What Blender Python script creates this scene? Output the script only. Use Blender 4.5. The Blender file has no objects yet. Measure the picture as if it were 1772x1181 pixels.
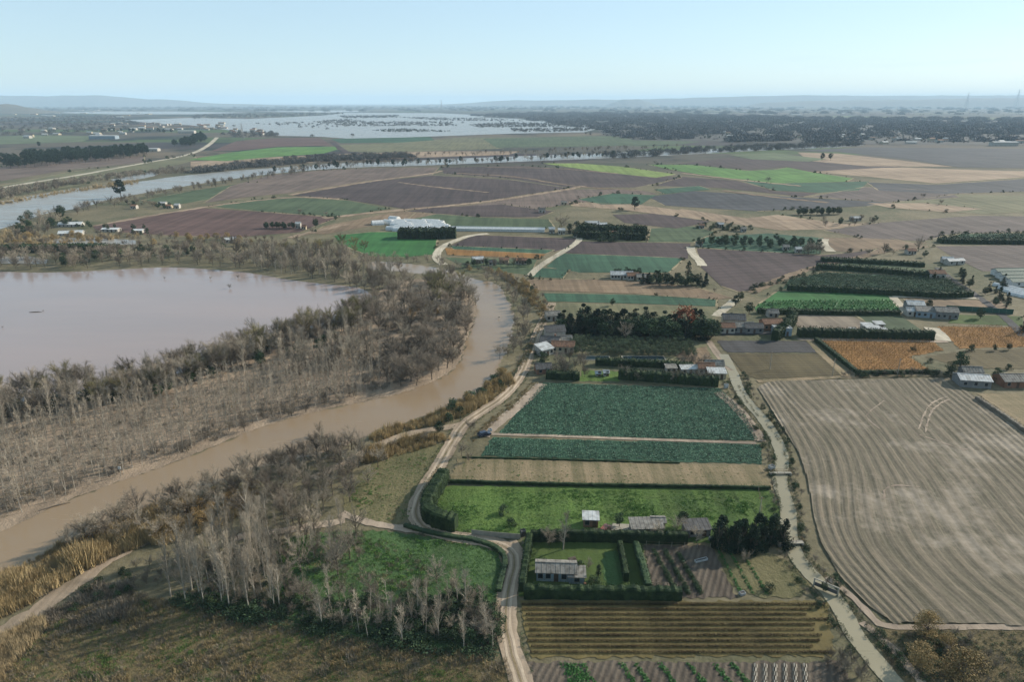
import bpy, math, random
import numpy as np
from mathutils import Vector, Matrix, noise

# ------------------------------------------------------------------ camera, sky, sun, exposure
SC = bpy.context.scene
COL = SC.collection
CAM_H = 100.0
FPX = 1181.0                       # focal length in photograph pixels (24 mm lens, 1772 px wide)
PITCH = math.atan((590.5 - 177.0) / FPX)
cam_data = bpy.data.cameras.new('camera')
cam_data.lens = 24.0; cam_data.sensor_width = 36.0
cam_data.clip_start = 0.5; cam_data.clip_end = 200000
cam = bpy.data.objects.new('camera', cam_data); COL.objects.link(cam)
cam.location = (0, 0, CAM_H)
cam.rotation_euler = (math.pi / 2 - PITCH, 0, 0)
SC.camera = cam

SUN_ELEV = math.radians(26)
SUN_DIR = Vector((1.0, 0.52, 0)).normalized()      # horizontal direction TOWARDS the sun
SUN_STRENGTH = 5.0
SKY_STRENGTH = 0.10
world = bpy.data.worlds.new('World'); SC.world = world; world.use_nodes = True
nt = world.node_tree; nt.nodes.clear()
wo = nt.nodes.new('ShaderNodeOutputWorld'); bg = nt.nodes.new('ShaderNodeBackground')
sky = nt.nodes.new('ShaderNodeTexSky'); sky.sky_type = 'NISHITA'; sky.sun_disc = False
sky.sun_elevation = SUN_ELEV
sky.sun_rotation = math.atan2(SUN_DIR.x, SUN_DIR.y)
sky.altitude = 300; sky.air_density = 1.0; sky.dust_density = 0.3; sky.ozone_density = 2.5
# thin cirrus, laid out on the sky's own directions
tc = nt.nodes.new('ShaderNodeTexCoord'); mp = nt.nodes.new('ShaderNodeMapping')
mp.inputs['Scale'].default_value = (2.2, 2.2, 26.0)
mp.inputs['Rotation'].default_value = (0, 0.035, 0)
ns = nt.nodes.new('ShaderNodeTexNoise'); ns.inputs['Scale'].default_value = 1.6
ns.inputs['Detail'].default_value = 6; ns.inputs['Distortion'].default_value = 0.6
cr = nt.nodes.new('ShaderNodeValToRGB')
cr.color_ramp.elements[0].position = 0.60; cr.color_ramp.elements[0].color = (0.55, 0.55, 0.55, 1)
cr.color_ramp.elements[1].position = 0.86; cr.color_ramp.elements[1].color = (0.7, 0.7, 0.7, 1)
mx = nt.nodes.new('ShaderNodeMix'); mx.data_type = 'RGBA'
nt.links.new(tc.outputs['Generated'], mp.inputs['Vector'])
nt.links.new(mp.outputs['Vector'], ns.inputs['Vector'])
nt.links.new(ns.outputs['Fac'], cr.inputs['Fac'])
nt.links.new(cr.outputs['Color'], mx.inputs['Factor'])
nt.links.new(sky.outputs['Color'], mx.inputs['A'])
mx.inputs['B'].default_value = (3.95, 5.35, 6.2, 1)
nt.links.new(mx.outputs['Result'], bg.inputs['Color'])
bg.inputs['Strength'].default_value = SKY_STRENGTH
nt.links.new(bg.outputs['Background'], wo.inputs['Surface'])

sl = bpy.data.lights.new('sun', 'SUN'); sl.energy = SUN_STRENGTH; sl.angle = math.radians(0.5)
sl.color = (1.0, 0.91, 0.78)
so = bpy.data.objects.new('sun', sl); COL.objects.link(so)
to_sun = Vector((SUN_DIR.x * math.cos(SUN_ELEV), SUN_DIR.y * math.cos(SUN_ELEV), math.sin(SUN_ELEV)))
so.rotation_euler = to_sun.to_track_quat('Z', 'Y').to_euler()
so.location = (300, 0, 400)

SC.view_settings.view_transform = 'Standard'; SC.view_settings.look = 'None'
SC.view_settings.exposure = 0.62; SC.view_settings.gamma = 1.0
SC.cycles.use_denoising = True
SC.cycles.max_bounces = 6; SC.cycles.volume_bounces = 1
SC.cycles.transparent_max_bounces = 4

# ------------------------------------------------------------------ helpers
RNG = random.Random(7)
def G(x, y, z=0.0):
    """photograph pixel -> point of the ground plane (camera calibration)"""
    u = (x - 886.0) / FPX; v = (590.5 - y) / FPX
    dy = math.cos(PITCH) + v * math.sin(PITCH); dz = -math.sin(PITCH) + v * math.cos(PITCH)
    t = (z - CAM_H) / dz
    return Vector((u * t, dy * t, z))
def PPM(y):
    """photograph pixels per metre at the ground in image row y"""
    v = (590.5 - y) / FPX
    t = CAM_H / (math.sin(PITCH) - v * math.cos(PITCH))
    return FPX / t
def lin(c):
    c = c / 255.0
    return c / 12.92 if c <= 0.04045 else ((c + 0.055) / 1.055) ** 2.4
KALB = 0.74
def alb(rgb, k=1.0):
    return tuple(min(0.9, lin(c) * KALB * k) for c in rgb) + (1.0,)

def tag(o, label=None, cat=None, group=None, kind=None):
    if label: o['label'] = label
    if cat: o['category'] = cat
    if group: o['group'] = group
    if kind: o['kind'] = kind
    return o
def link(o, parent=None):
    COL.objects.link(o)
    if parent: o.parent = parent
    return o
def empty(name, loc, rz=0, sc=1.0):
    o = bpy.data.objects.new(name, None); COL.objects.link(o)
    o.location = loc; o.rotation_euler = (0, 0, rz); o.scale = (sc, sc, sc); o.empty_display_size = 0.5
    return o
def copy_tree(o, loc=None, rz=None, sc=None, parent=None):
    c = o.copy(); COL.objects.link(c); c.parent = parent
    if loc is not None: c.location = loc
    if rz is not None: c.rotation_euler = (0, 0, rz)
    if sc is not None: c.scale = (sc, sc, sc)
    for ch in list(o.children):
        copy_tree(ch, parent=c)
    return c

class MB:
    def __init__(s): s.v = []; s.f = []; s.m = []
    def face(s, pts, m=0):
        n = len(s.v); s.v.extend([tuple(p) for p in pts]); s.f.append(tuple(range(n, n + len(pts)))); s.m.append(m)
    def box(s, x0, x1, y0, y1, z0, z1, m=0, rot=None):
        n = len(s.v)
        p = [(x0,y0,z0),(x1,y0,z0),(x1,y1,z0),(x0,y1,z0),(x0,y0,z1),(x1,y0,z1),(x1,y1,z1),(x0,y1,z1)]
        if rot:
            cx, cy, a = rot; ca, sa = math.cos(a), math.sin(a)
            p = [(cx+(q[0]-cx)*ca-(q[1]-cy)*sa, cy+(q[0]-cx)*sa+(q[1]-cy)*ca, q[2]) for q in p]
        s.v.extend(p)
        for f in ((0,3,2,1),(4,5,6,7),(0,1,5,4),(1,2,6,5),(2,3,7,6),(3,0,4,7)):
            s.f.append(tuple(n + i for i in f)); s.m.append(m)
    def tube(s, pts, rads, sides=5, m=0):
        n = len(s.v); k = len(pts)
        for i, (p, r) in enumerate(zip(pts, rads)):
            a = Vector(pts[max(0, i-1)]); b = Vector(pts[min(k-1, i+1)])
            d = (b - a).normalized(); t = d.orthogonal().normalized(); bt = d.cross(t)
            for j in range(sides):
                an = 2 * math.pi * j / sides
                q = Vector(p) + (t * math.cos(an) + bt * math.sin(an)) * r
                s.v.append(tuple(q))
        for i in range(k - 1):
            for j in range(sides):
                j2 = (j + 1) % sides
                s.f.append((n+i*sides+j, n+i*sides+j2, n+(i+1)*sides+j2, n+(i+1)*sides+j)); s.m.append(m)
        s.f.append(tuple(n + (k-1)*sides + j for j in range(sides))); s.m.append(m)
    def twig(s, a, b, w, m=0):
        """a thin tapering three-sided twig"""
        a = Vector(a); b = Vector(b); d = (b - a)
        if d.length < 1e-4: return
        t = d.normalized().orthogonal().normalized(); bt = d.normalized().cross(t)
        n = len(s.v)
        for j in range(3):
            an = 2.094 * j
            s.v.append(tuple(a + (t * math.cos(an) + bt * math.sin(an)) * w))
        s.v.append(tuple(b))
        for j in range(3):
            s.f.append((n + j, n + (j + 1) % 3, n + 3)); s.m.append(m)
    def leaf(s, p, size, rnd, up=0.3, m=0, stretch=1.0):
        nrm = Vector((rnd.gauss(0, 1), rnd.gauss(0, 1), rnd.gauss(0, 1) + up)).normalized()
        t = nrm.orthogonal().normalized(); bt = nrm.cross(t); an = rnd.random() * 6.28
        a = t * math.cos(an) + bt * math.sin(an); b = nrm.cross(a)
        p = Vector(p); sz = size * rnd.uniform(0.6, 1.3)
        s.face([p - a*sz*stretch, p + b*sz*0.55, p + a*sz*stretch, p - b*sz*0.55], m)
    def mesh(s, name, mats):
        me = bpy.data.meshes.new(name)
        me.from_pydata(s.v, [], s.f)
        for m in (mats if isinstance(mats, (list, tuple)) else [mats]): me.materials.append(m)
        if any(s.m): me.polygons.foreach_set('material_index', s.m)
        me.update(); return me
    def build(s, name, mats, parent=None, loc=None):
        o = bpy.data.objects.new(name, s.mesh(name, mats))
        if loc is not None: o.location = loc
        return link(o, parent)

# ------------------------------------------------------------------ materials
def new_mat(name):
    m = bpy.data.materials.new(name); m.use_nodes = True
    n = m.node_tree; n.nodes.clear()
    out = n.nodes.new('ShaderNodeOutputMaterial'); p = n.nodes.new('ShaderNodeBsdfPrincipled')
    n.links.new(p.outputs[0], out.inputs[0])
    p.inputs['Roughness'].default_value = 0.9
    p.inputs['Specular IOR Level'].default_value = 0.15
    return m, n, p
def nd(n, t, **kw):
    x = n.nodes.new(t)
    for k, v in kw.items(): setattr(x, k, v)
    return x
def mixc(n, a, b, f, blend='MIX'):
    x = n.nodes.new('ShaderNodeMix'); x.data_type = 'RGBA'; x.blend_type = blend; x.clamp_factor = True
    for key, val in (('A', a), ('B', b), ('Factor', f)):
        if hasattr(val, 'links') or hasattr(val, 'is_linked'): n.links.new(val, x.inputs[key])
        else: x.inputs[key].default_value = val
    return x.outputs['Result']
def noise_fac(n, vec, scale, detail=4, lo=0.35, hi=0.65, rough=0.6, dist=0.0):
    t = nd(n, 'ShaderNodeTexNoise'); t.inputs['Scale'].default_value = scale; t.inputs['Detail'].default_value = detail
    t.inputs['Roughness'].default_value = rough; t.inputs['Distortion'].default_value = dist
    n.links.new(vec, t.inputs['Vector'])
    r = nd(n, 'ShaderNodeMapRange'); r.inputs['From Min'].default_value = lo; r.inputs['From Max'].default_value = hi
    n.links.new(t.outputs['Fac'], r.inputs['Value']); return r.outputs['Result']
def coords(n, ang=0.0, scl=(1, 1, 1)):
    g = nd(n, 'ShaderNodeNewGeometry'); m = nd(n, 'ShaderNodeMapping')
    m.inputs['Rotation'].default_value = (0, 0, ang); m.inputs['Scale'].default_value = scl
    n.links.new(g.outputs['Position'], m.inputs['Vector']); return m.outputs['Vector']
MED = 0.45; STREAK = 0.34; MOTTLE = 0.42
def field_mat(name, c1, c2, c3=None, patch=0.02, fine=0.6, ang=0.0, row=0.0, rowamt=0.5, k=1.0, bump=0.25, streak=4.0, finecol=0.35):
    """soil / crop: large patches between two colours, fine grain, optional rows (spacing in metres, real direction)"""
    m, n, p = new_mat(name)
    v = coords(n, -ang)
    vs = coords(n, -ang, (1.0 / streak, 1, 1))
    big = noise_fac(n, vs, patch, 5, 0.38, 0.64)
    col = mixc(n, alb(c1, k), alb(c2, k), big)
    if c3:
        s2 = noise_fac(n, vs, patch * 3.3, 6, 0.46, 0.66); col = mixc(n, col, alb(c3, k), s2)
    fg = noise_fac(n, v, fine, 5, 0.3, 0.7, 0.75)
    dark = tuple(x * 0.55 for x in alb(c1, k)[:3]) + (1,); lite = tuple(min(0.9, x * 1.4) for x in alb(c2, k)[:3]) + (1,)
    fcol = mixc(n, dark, lite, fg)
    col = mixc(n, col, fcol, finecol)
    md = noise_fac(n, coords(n, -ang, (1.0 / (streak * 1.6), 1, 1)), 0.09, 6, 0.40, 0.60, 0.7)
    col = mixc(n, col, mixc(n, dark, lite, md), MED)
    mo = noise_fac(n, coords(n, -ang, (0.6, 1, 1)), 0.013, 9, 0.42, 0.58, 0.72, 0.4)
    col = mixc(n, col, mixc(n, dark, lite, mo), MOTTLE)
    st = noise_fac(n, coords(n, -ang + 0.1, (1, 0.04, 1)), 0.16, 5, 0.42, 0.58, 0.75)
    col = mixc(n, col, mixc(n, dark, lite, st), STREAK)
    h = fg
    if row > 0:
        w = nd(n, 'ShaderNodeTexWave', wave_type='BANDS', bands_direction='Y')
        w.inputs['Scale'].default_value = 0.3142 / row          # wave period = 2*pi/20/scale
        w.inputs['Distortion'].default_value = 0.35 ; w.inputs['Detail'].default_value = 2
        w.inputs['Detail Scale'].default_value = 1.5
        n.links.new(v, w.inputs['Vector'])
        rcol = mixc(n, dark, col, w.outputs['Fac'])
        col = mixc(n, col, rcol, rowamt)
        ad = nd(n, 'ShaderNodeMath', operation='ADD'); n.links.new(w.outputs['Fac'], ad.inputs[0]); n.links.new(fg, ad.inputs[1]); h = ad.outputs[0]
    n.links.new(col, p.inputs['Base Color'])
    if bump:
        b = nd(n, 'ShaderNodeBump'); b.inputs['Strength'].default_value = bump; b.inputs['Distance'].default_value = 0.25
        n.links.new(h, b.inputs['Height']); n.links.new(b.outputs[0], p.inputs['Normal'])
    return m
def plant_mat(name, c1, c2, var=0.35, rough=0.8, sc=0.5, trans=0.0):
    m, n, p = new_mat(name)
    oi = nd(n, 'ShaderNodeObjectInfo'); v = coords(n)
    f = noise_fac(n, v, sc, 3, 0.35, 0.65)
    col = mixc(n, alb(c1), alb(c2), f)
    mr = nd(n, 'ShaderNodeMapRange'); mr.inputs['To Min'].default_value = 1 - var; mr.inputs['To Max'].default_value = 1 + var
    n.links.new(oi.outputs['Random'], mr.inputs['Value'])
    cb = nd(n, 'ShaderNodeCombineColor')
    for i in range(3): n.links.new(mr.outputs[0], cb.inputs[i])
    col = mixc(n, col, cb.outputs[0], 1.0, 'MULTIPLY')
    n.links.new(col, p.inputs['Base Color']); p.inputs['Roughness'].default_value = rough
    return m
def plain_mat(name, c, rough=0.7, metal=0.0, c2=None, sc=0.8, k=1.0):
    m, n, p = new_mat(name)
    v = coords(n); f = noise_fac(n, v, sc, 5, 0.35, 0.7)
    c2 = c2 or tuple(int(x * 0.82) for x in c)
    n.links.new(mixc(n, alb(c, k), alb(c2, k), f), p.inputs['Base Color'])
    p.inputs['Roughness'].default_value = rough; p.inputs['Metallic'].default_value = metal
    p.inputs['Specular IOR Level'].default_value = 0.3
    return m
def water_mat(name, c1, c2, rough=0.12, rip=0.5, bump=0.12, spec=0.5):
    m, n, p = new_mat(name)
    v = coords(n); vs = coords(n, 0.5, (0.25, 1, 1))
    f = noise_fac(n, vs, 0.02, 4, 0.35, 0.65)
    n.links.new(mixc(n, alb(c1), alb(c2), f), p.inputs['Base Color'])
    p.inputs['Roughness'].default_value = rough; p.inputs['IOR'].default_value = 1.33
    p.inputs['Specular IOR Level'].default_value = spec
    rr = noise_fac(n, coords(n, 0.35, (0.12, 1, 1)), 0.12, 5, 0.3, 0.7, 0.7); rm = nd(n, 'ShaderNodeMapRange'); rm.inputs['To Min'].default_value = rough * 0.6; rm.inputs['To Max'].default_value = rough * 1.9
    n.links.new(rr, rm.inputs['Value']); n.links.new(rm.outputs[0], p.inputs['Roughness'])
    r = noise_fac(n, v, rip, 3, 0.2, 0.8)
    b = nd(n, 'ShaderNodeBump'); b.inputs['Strength'].default_value = bump; b.inputs['Distance'].default_value = 0.1
    n.links.new(r, b.inputs['Height']); n.links.new(b.outputs[0], p.inputs['Normal'])
    return m
M = {}

# ------------------------------------------------------------------ ground sheets
def lz(layer, d):  # sheets lie a little above one another; the steps grow slowly with distance
    return layer * (0.02 + d * 3.5e-5)
def in_poly(x, y, poly):
    c = False; n = len(poly); j = n - 1
    for i in range(n):
        xi, yi = poly[i][0], poly[i][1]; xj, yj = poly[j][0], poly[j][1]
        if (yi > y) != (yj > y) and x < (xj - xi) * (y - yi) / (yj - yi) + xi: c = not c
        j = i
    return c
def smooth(poly, it=2, closed=True):
    for _ in range(it):
        q = []
        n = len(poly)
        for i in range(n if closed else n - 1):
            a = poly[i]; b = poly[(i + 1) % n]
            q.append(a.lerp(b, 0.25)); q.append(a.lerp(b, 0.75))
        if not closed: q = [poly[0]] + q + [poly[-1]]
        poly = q
    return poly
EDGES = []
from mathutils.geometry import tessellate_polygon
def sheet(name, px, mat, layer, label=None, sm=0, jag=0.0, cat='field', kind='structure', extra=0.0, margin=False):
    w = [G(*q) for q in px]
    if sm: w = smooth(w, sm)
    if jag:
        r = random.Random(len(px) * 31 + int(px[0][0]))
        q = []
        for i in range(len(w)):
            a, b = w[i], w[(i + 1) % len(w)]; L = (b - a).length; k = max(1, min(60, int(L / (jag * 2.0))))
            for j in range(k):
                pt = a.lerp(b, j / k); q.append(pt + Vector((r.uniform(-jag, jag), r.uniform(-jag, jag), 0)))
        w = q
    cx = sum(p.x for p in w) / len(w); cy = sum(p.y for p in w) / len(w)
    z = lz(layer, math.hypot(cx, cy)) + extra
    tri = tessellate_polygon([[Vector((p.x, p.y, 0)) for p in w]])
    me = bpy.data.meshes.new(name)
    fs = []
    for t in tri:
        a, b, c = (w[i] for i in t)
        fs.append(t if (b.x-a.x)*(c.y-a.y)-(b.y-a.y)*(c.x-a.x) > 0 else t[::-1])
    me.from_pydata([(p.x - cx, p.y - cy, 0) for p in w], [], fs); me.materials.append(mat)
    if margin:
        r = random.Random(int(abs(cx) * 7 + cy)); mw = 0.9 + math.hypot(cx, cy) * 0.0022; V0 = [tuple(v.co) for v in me.vertices]; F0 = [tuple(p.vertices) for p in me.polygons]; n0 = len(F0)
        for i in range(len(w)):
            a, b = w[i], w[(i + 1) % len(w)]
            if r.random() < 0.45 or (b - a).length < 4: continue
            t = (b - a).normalized(); nn = Vector((-t.y, t.x, 0)); k = max(2, int((b - a).length / (mw * 3))); base = len(V0)
            for j in range(k + 1):
                q = a.lerp(b, j / k) - Vector((cx, cy, 0)); wv = mw * r.uniform(0.15, 1.0)
                for s in (-0.5, 0.5): V0.append((q.x + nn.x * wv * s, q.y + nn.y * wv * s, 0.004 + math.hypot(cx, cy) * 1.4e-5))
            F0 += [(base + 2*j, base + 2*j + 1, base + 2*j + 3, base + 2*j + 2) for j in range(k)]
            EDGES.append((a, b))
        me.clear_geometry(); me.from_pydata(V0, [], F0); me.materials.append(M['verge'])
        me.polygons.foreach_set('material_index', [0] * n0 + [1] * (len(F0) - n0))
        me.update()
    o = bpy.data.objects.new(name, me); o.location = (cx, cy, z); link(o)
    return tag(o, label, cat if kind != 'structure' or label else None, kind=kind)
def path_pts(px, sm=2, world=False):
    w = [Vector(q) for q in px] if world else [G(*q) for q in px]
    return smooth(w, sm, closed=False)
def resample(w, step):
    out = [w[0].copy()]; acc = 0
    for a, b in zip(w[:-1], w[1:]):
        L = (b - a).length
        if L < 1e-6: continue
        t = step - acc
        while t <= L:
            out.append(a.lerp(b, t / L)); t += step
        acc = (acc + L) % step
    return out
def ribbon(name, px, width, mat, layer,  label=None, cat='road', w2=None, wob=0.12, sm=2, kind='structure', step=None, crown=0.0, off=0.0):
    pts = path_pts(px, sm); d0 = pts[0].length
    pts = resample(pts, step or max(1.5, d0 / 150))
    r = random.Random(int(px[0][0]) + 5); vs = []; fs = []; n = len(pts)
    for i, p in enumerate(pts):
        a = pts[max(0, i-1)]; b = pts[min(n-1, i+1)]; t = (b - a).normalized(); nn = Vector((-t.y, t.x, 0))
        wd = width + ((w2 - width) * i / max(1, n-1) if w2 else 0)
        z = lz(layer, p.length)
        ww = wd / 2
        p = p + nn * off
        l = p + nn * ww * (1 + r.uniform(-wob, wob)); rr = p - nn * ww * (1 + r.uniform(-wob, wob))
        vs += [(l.x, l.y, z), (p.x, p.y, z + crown), (rr.x, rr.y, z)]
    for i in range(n - 1):
        a = i * 3
        fs += [(a, a+1, a+4, a+3), (a+1, a+2, a+5, a+4)]
    me = bpy.data.meshes.new(name); me.from_pydata(vs, [], [f[::-1] for f in fs]); me.materials.append(mat)
    o = bpy.data.objects.new(name, me); link(o)
    if me.polygons and me.polygons[0].normal.z < 0: me.flip_normals()
    return tag(o, label, cat if label else None, kind=kind)
def zone_points(px, n, rnd, mind=0.0):
    w = [G(*q) for q in px]; xs = [p.x for p in w]; ys = [p.y for p in w]
    out = []; tries = 0; cell = {}
    while len(out) < n and tries < n * 60:
        tries += 1
        x = rnd.uniform(min(xs), max(xs)); y = rnd.uniform(min(ys), max(ys))
        if not in_poly(x, y, w): continue
        if mind:
            k = (int(x // mind), int(y // mind)); ok = True
            for i in (-1, 0, 1):
                for j in (-1, 0, 1):
                    for q in cell.get((k[0]+i, k[1]+j), ()):
                        if (q[0]-x)**2 + (q[1]-y)**2 < mind*mind: ok = False
            if not ok: continue
            cell.setdefault(k, []).append((x, y))
        out.append((x, y))
    return out
def zone_area(px):
    w = [G(*q) for q in px]
    return abs(sum(w[i].x*w[i-1].y - w[i-1].x*w[i].y for i in range(len(w)))) / 2
def line_points(px, n, width, rnd, world=False, sm=2):
    pts = path_pts(px, sm, world); L = sum((b-a).length for a, b in zip(pts[:-1], pts[1:]))
    q = resample(pts, L / max(1, n)); out = []
    for i, p in enumerate(q[:n]):
        a = q[max(0, i-1)]; b = q[min(len(q)-1, i+1)]; t = (b - a)
        t = t.normalized() if t.length > 0 else Vector((1,0,0)); nn = Vector((-t.y, t.x, 0))
        r = p + nn * rnd.uniform(-width/2, width/2) + t * rnd.uniform(-1, 1) * L / n * 0.5
        out.append((r.x, r.y))
    return out

# ------------------------------------------------------------------ geometry-node scatter, only for uncountable growth
def scatter(name, pts, meshes, label, cat, smin=0.8, smax=1.2, seed=1, zrot=True, pick=None):
    if not pts: return None
    r = random.Random(seed)
    me = bpy.data.meshes.new(name); me.from_pydata([(p[0], p[1], (p[2] if len(p) > 2 else 0.02)) for p in pts], [], [])
    n = len(pts)
    at = me.attributes.new('s_rot', 'FLOAT', 'POINT'); at.data.foreach_set('value', [r.random() * 6.283 for _ in range(n)])
    at = me.attributes.new('s_scl', 'FLOAT', 'POINT'); at.data.foreach_set('value', [r.uniform(smin, smax) * (p[3] if len(p) > 3 else 1.0) for p in pts])
    at = me.attributes.new('s_idx', 'INT', 'POINT'); at.data.foreach_set('value', [(pick(p, r) if pick else r.randrange(len(meshes))) for p in pts])
    o = bpy.data.objects.new(name, me); link(o); tag(o, label, cat, kind='stuff')
    g = bpy.data.node_groups.new(name, 'GeometryNodeTree')
    g.interface.new_socket('Geometry', in_out='INPUT', socket_type='NodeSocketGeometry')
    g.interface.new_socket('Geometry', in_out='OUTPUT', socket_type='NodeSocketGeometry')
    gi = g.nodes.new('NodeGroupInput'); go = g.nodes.new('NodeGroupOutput')
    iop = g.nodes.new('GeometryNodeInstanceOnPoints'); j = g.nodes.new('GeometryNodeJoinGeometry')
    for k, m in enumerate(meshes):
        po = bpy.data.objects.new(name + '_source', m)
        oi = g.nodes.new('GeometryNodeObjectInfo'); oi.inputs['Object'].default_value = po; oi.inputs['As Instance'].default_value = True
        g.links.new(oi.outputs['Geometry'], j.inputs[0])
    g.links.new(gi.outputs[0], iop.inputs['Points']); g.links.new(j.outputs[0], iop.inputs['Instance'])
    iop.inputs['Pick Instance'].default_value = True
    def attr(nm, ty):
        a = g.nodes.new('GeometryNodeInputNamedAttribute'); a.data_type = ty; a.inputs['Name'].default_value = nm
        return [s for s in a.outputs if s.enabled and s.name == 'Attribute'][0]
    g.links.new(attr('s_idx', 'INT'), iop.inputs['Instance Index'])
    cx = g.nodes.new('ShaderNodeCombineXYZ')
    if zrot: g.links.new(attr('s_rot', 'FLOAT'), cx.inputs['Z'])
    e2r = g.nodes.new('FunctionNodeEulerToRotation'); g.links.new(cx.outputs[0], e2r.inputs[0])
    g.links.new(e2r.outputs[0], iop.inputs['Rotation'])
    g.links.new(attr('s_scl', 'FLOAT'), iop.inputs['Scale'])
    g.links.new(iop.outputs[0], go.inputs[0])
    md = o.modifiers.new('scatter', 'NODES'); md.node_group = g
    return o

# ------------------------------------------------------------------ the land
def big_ground():
    m, n, p = new_mat('plain_earth')
    v = coords(n)
    # natural verge near, a patchwork of farm plots farther off (the plots lie where they lie on the ground)
    f1 = noise_fac(n, v, 0.03, 6, 0.38, 0.62); f2 = noise_fac(n, v, 0.35, 5, 0.3, 0.7, 0.75)
    near = mixc(n, alb((92, 88, 66)), alb((128, 117, 92)), f1)
    near = mixc(n, near, alb((66, 76, 48)), noise_fac(n, v, 0.011, 4, 0.5, 0.6))
    near = mixc(n, near, mixc(n, alb((50, 50, 38)), alb((150, 140, 112)), f2), 0.4)
    vv = coords(n, 0.25, (0.0018, 0.0040, 1))
    vo = nd(n, 'ShaderNodeTexVoronoi', feature='F1', distance='CHEBYCHEV'); vo.inputs['Scale'].default_value = 1.0
    vo.inputs['Randomness'].default_value = 0.8
    n.links.new(vv, vo.inputs['Vector'])
    cr = nd(n, 'ShaderNodeValToRGB'); cr.color_ramp.interpolation = 'CONSTANT'
    cols = [(70, 66, 66), (92, 84, 72), (58, 64, 56), (112, 100, 82), (66, 58, 60), (76, 92, 56), (84, 80, 70), (50, 62, 54), (98, 90, 78)]
    el = cr.color_ramp.elements
    while len(el) < len(cols): el.new(0.5)
    for i, c in enumerate(cols):
        el[i].position = i / len(cols); el[i].color = alb(c)
    sp = nd(n, 'ShaderNodeSeparateColor'); n.links.new(vo.outputs['Color'], sp.inputs[0]); n.links.new(sp.outputs[0], cr.inputs['Fac'])
    far = mixc(n, cr.outputs['Color'], alb((40, 46, 44)), noise_fac(n, v, 0.004, 8, 0.5, 0.6, 0.7))
    far = mixc(n, far, alb((130, 124, 112)), noise_fac(n, coords(n, 0.1, (0.3, 1, 1)), 0.0016, 8, 0.62, 0.7, 0.7))
    g = nd(n, 'ShaderNodeNewGeometry'); sx = nd(n, 'ShaderNodeSeparateXYZ'); n.links.new(g.outputs['Position'], sx.inputs[0])
    mr = nd(n, 'ShaderNodeMapRange'); mr.inputs['From Min'].default_value = 900; mr.inputs['From Max'].default_value = 1300
    n.links.new(sx.outputs['Y'], mr.inputs['Value'])
    n.links.new(mixc(n, near, far, mr.outputs[0]), p.inputs['Base Color'])
    b = nd(n, 'ShaderNodeBump'); b.inputs['Strength'].default_value = 0.4; b.inputs['Distance'].default_value = 0.4
    n.links.new(f2, b.inputs['Height']); n.links.new(b.outputs[0], p.inputs['Normal'])
    me = bpy.data.meshes.new('ground'); S = 42000
    k = 8; vs = [(-S + 2*S*i/k, -2000 + (S+2000)*j/k, 0) for j in range(k+1) for i in range(k+1)]
    fs = [(j*(k+1)+i, j*(k+1)+i+1, (j+1)*(k+1)+i+1, (j+1)*(k+1)+i) for j in range(k) for i in range(k)]
    me.from_pydata(vs, [], fs); me.materials.append(m)
    o = bpy.data.objects.new('ground', me); link(o); tag(o, 'wide flat farm plain stretching away to the horizon', 'ground', kind='structure')
big_ground()

# far hills: real relief standing 12 to 38 km away
def ridge(name, x0, x1, dist, prof, mat, label):
    """prof: list of (pixel x, pixel y of the crest); built as a long hill with depth"""
    vs = []; fs = []; nx = 90; ny = 7; w = dist * 0.10
    for i in range(nx + 1):
        px = x0 + (x1 - x0) * i / nx
        yy = prof[0][1]
        for (a, ya), (b, yb) in zip(prof[:-1], prof[1:]):
            if a <= px <= b: t = (px - a) / (b - a); t = t*t*(3-2*t); yy = ya + (yb - ya) * t
            elif px > prof[-1][0]: yy = prof[-1][1]
        X = (px - 886) / FPX * dist
        hh = CAM_H + (177.0 - yy) / FPX * dist
        hh += noise.noise(Vector((X * 0.0011, dist * 0.001, 3))) * 0.0007 * dist
        for j in range(ny):
            t = j / (ny - 1); s = math.sin(math.pi * t)
            vs.append((X, dist + (t - 0.5) * w, -2 + max(0, hh) * s ** 0.7 + noise.noise(Vector((X*0.002, j*1.7, dist))) * hh * 0.08 * s))
    for i in range(nx):
        for j in range(ny - 1):
            a = i * ny + j; fs.append((a, a + ny, a + ny + 1, a + 1))
    me = bpy.data.meshes.new(name); me.from_pydata(vs, [], fs); me.materials.append(mat)
    for pl in me.polygons: pl.use_smooth = True
    o = bpy.data.objects.new(name, me); link(o); tag(o, label, 'hills', kind='structure')
hill_m = field_mat('hill_scrub', (86, 84, 72), (118, 108, 92), (60, 66, 56), patch=0.0012, fine=0.01, bump=0)
ridge('hills', -200, 640, 19000, [(-200, 168), (0, 166), (150, 167), (210, 166), (300, 172), (420, 179), (640, 187)], hill_m, 'low blue tableland ridge rising at the left end of the horizon')
ridge('hills', 690, 2100, 20500, [(690, 186), (760, 180), (900, 174), (1050, 173), (1200, 170), (1290, 167), (1400, 166), (1500, 167), (1700, 166), (1780, 163), (2100, 161)], hill_m, 'long faint blue upland along the right half of the horizon')
ridge('hills', 1036, 1128, 17000, [(1036, 184), (1056, 176), (1066, 172), (1092, 172), (1104, 176), (1128, 184)], hill_m, 'small flat topped hill standing alone on the horizon')
ridge('hills', 1260, 2100, 15000, [(1260, 185), (1300, 177), (1380, 175), (1500, 173), (1640, 171), (1720, 170), (2100, 168)], hill_m, 'nearer dark low ridge under the right upland')
ridge('hills', -150, 130, 7000, [(-150, 194), (0, 192), (40, 185), (58, 179), (80, 184), (110, 189), (130, 194)], field_mat('pale_bluff', (120, 112, 96), (92, 88, 80), (70, 74, 62), patch=0.006, fine=0.03, bump=0), 'pale eroded bluff rising from the plain at the far left')

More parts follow.
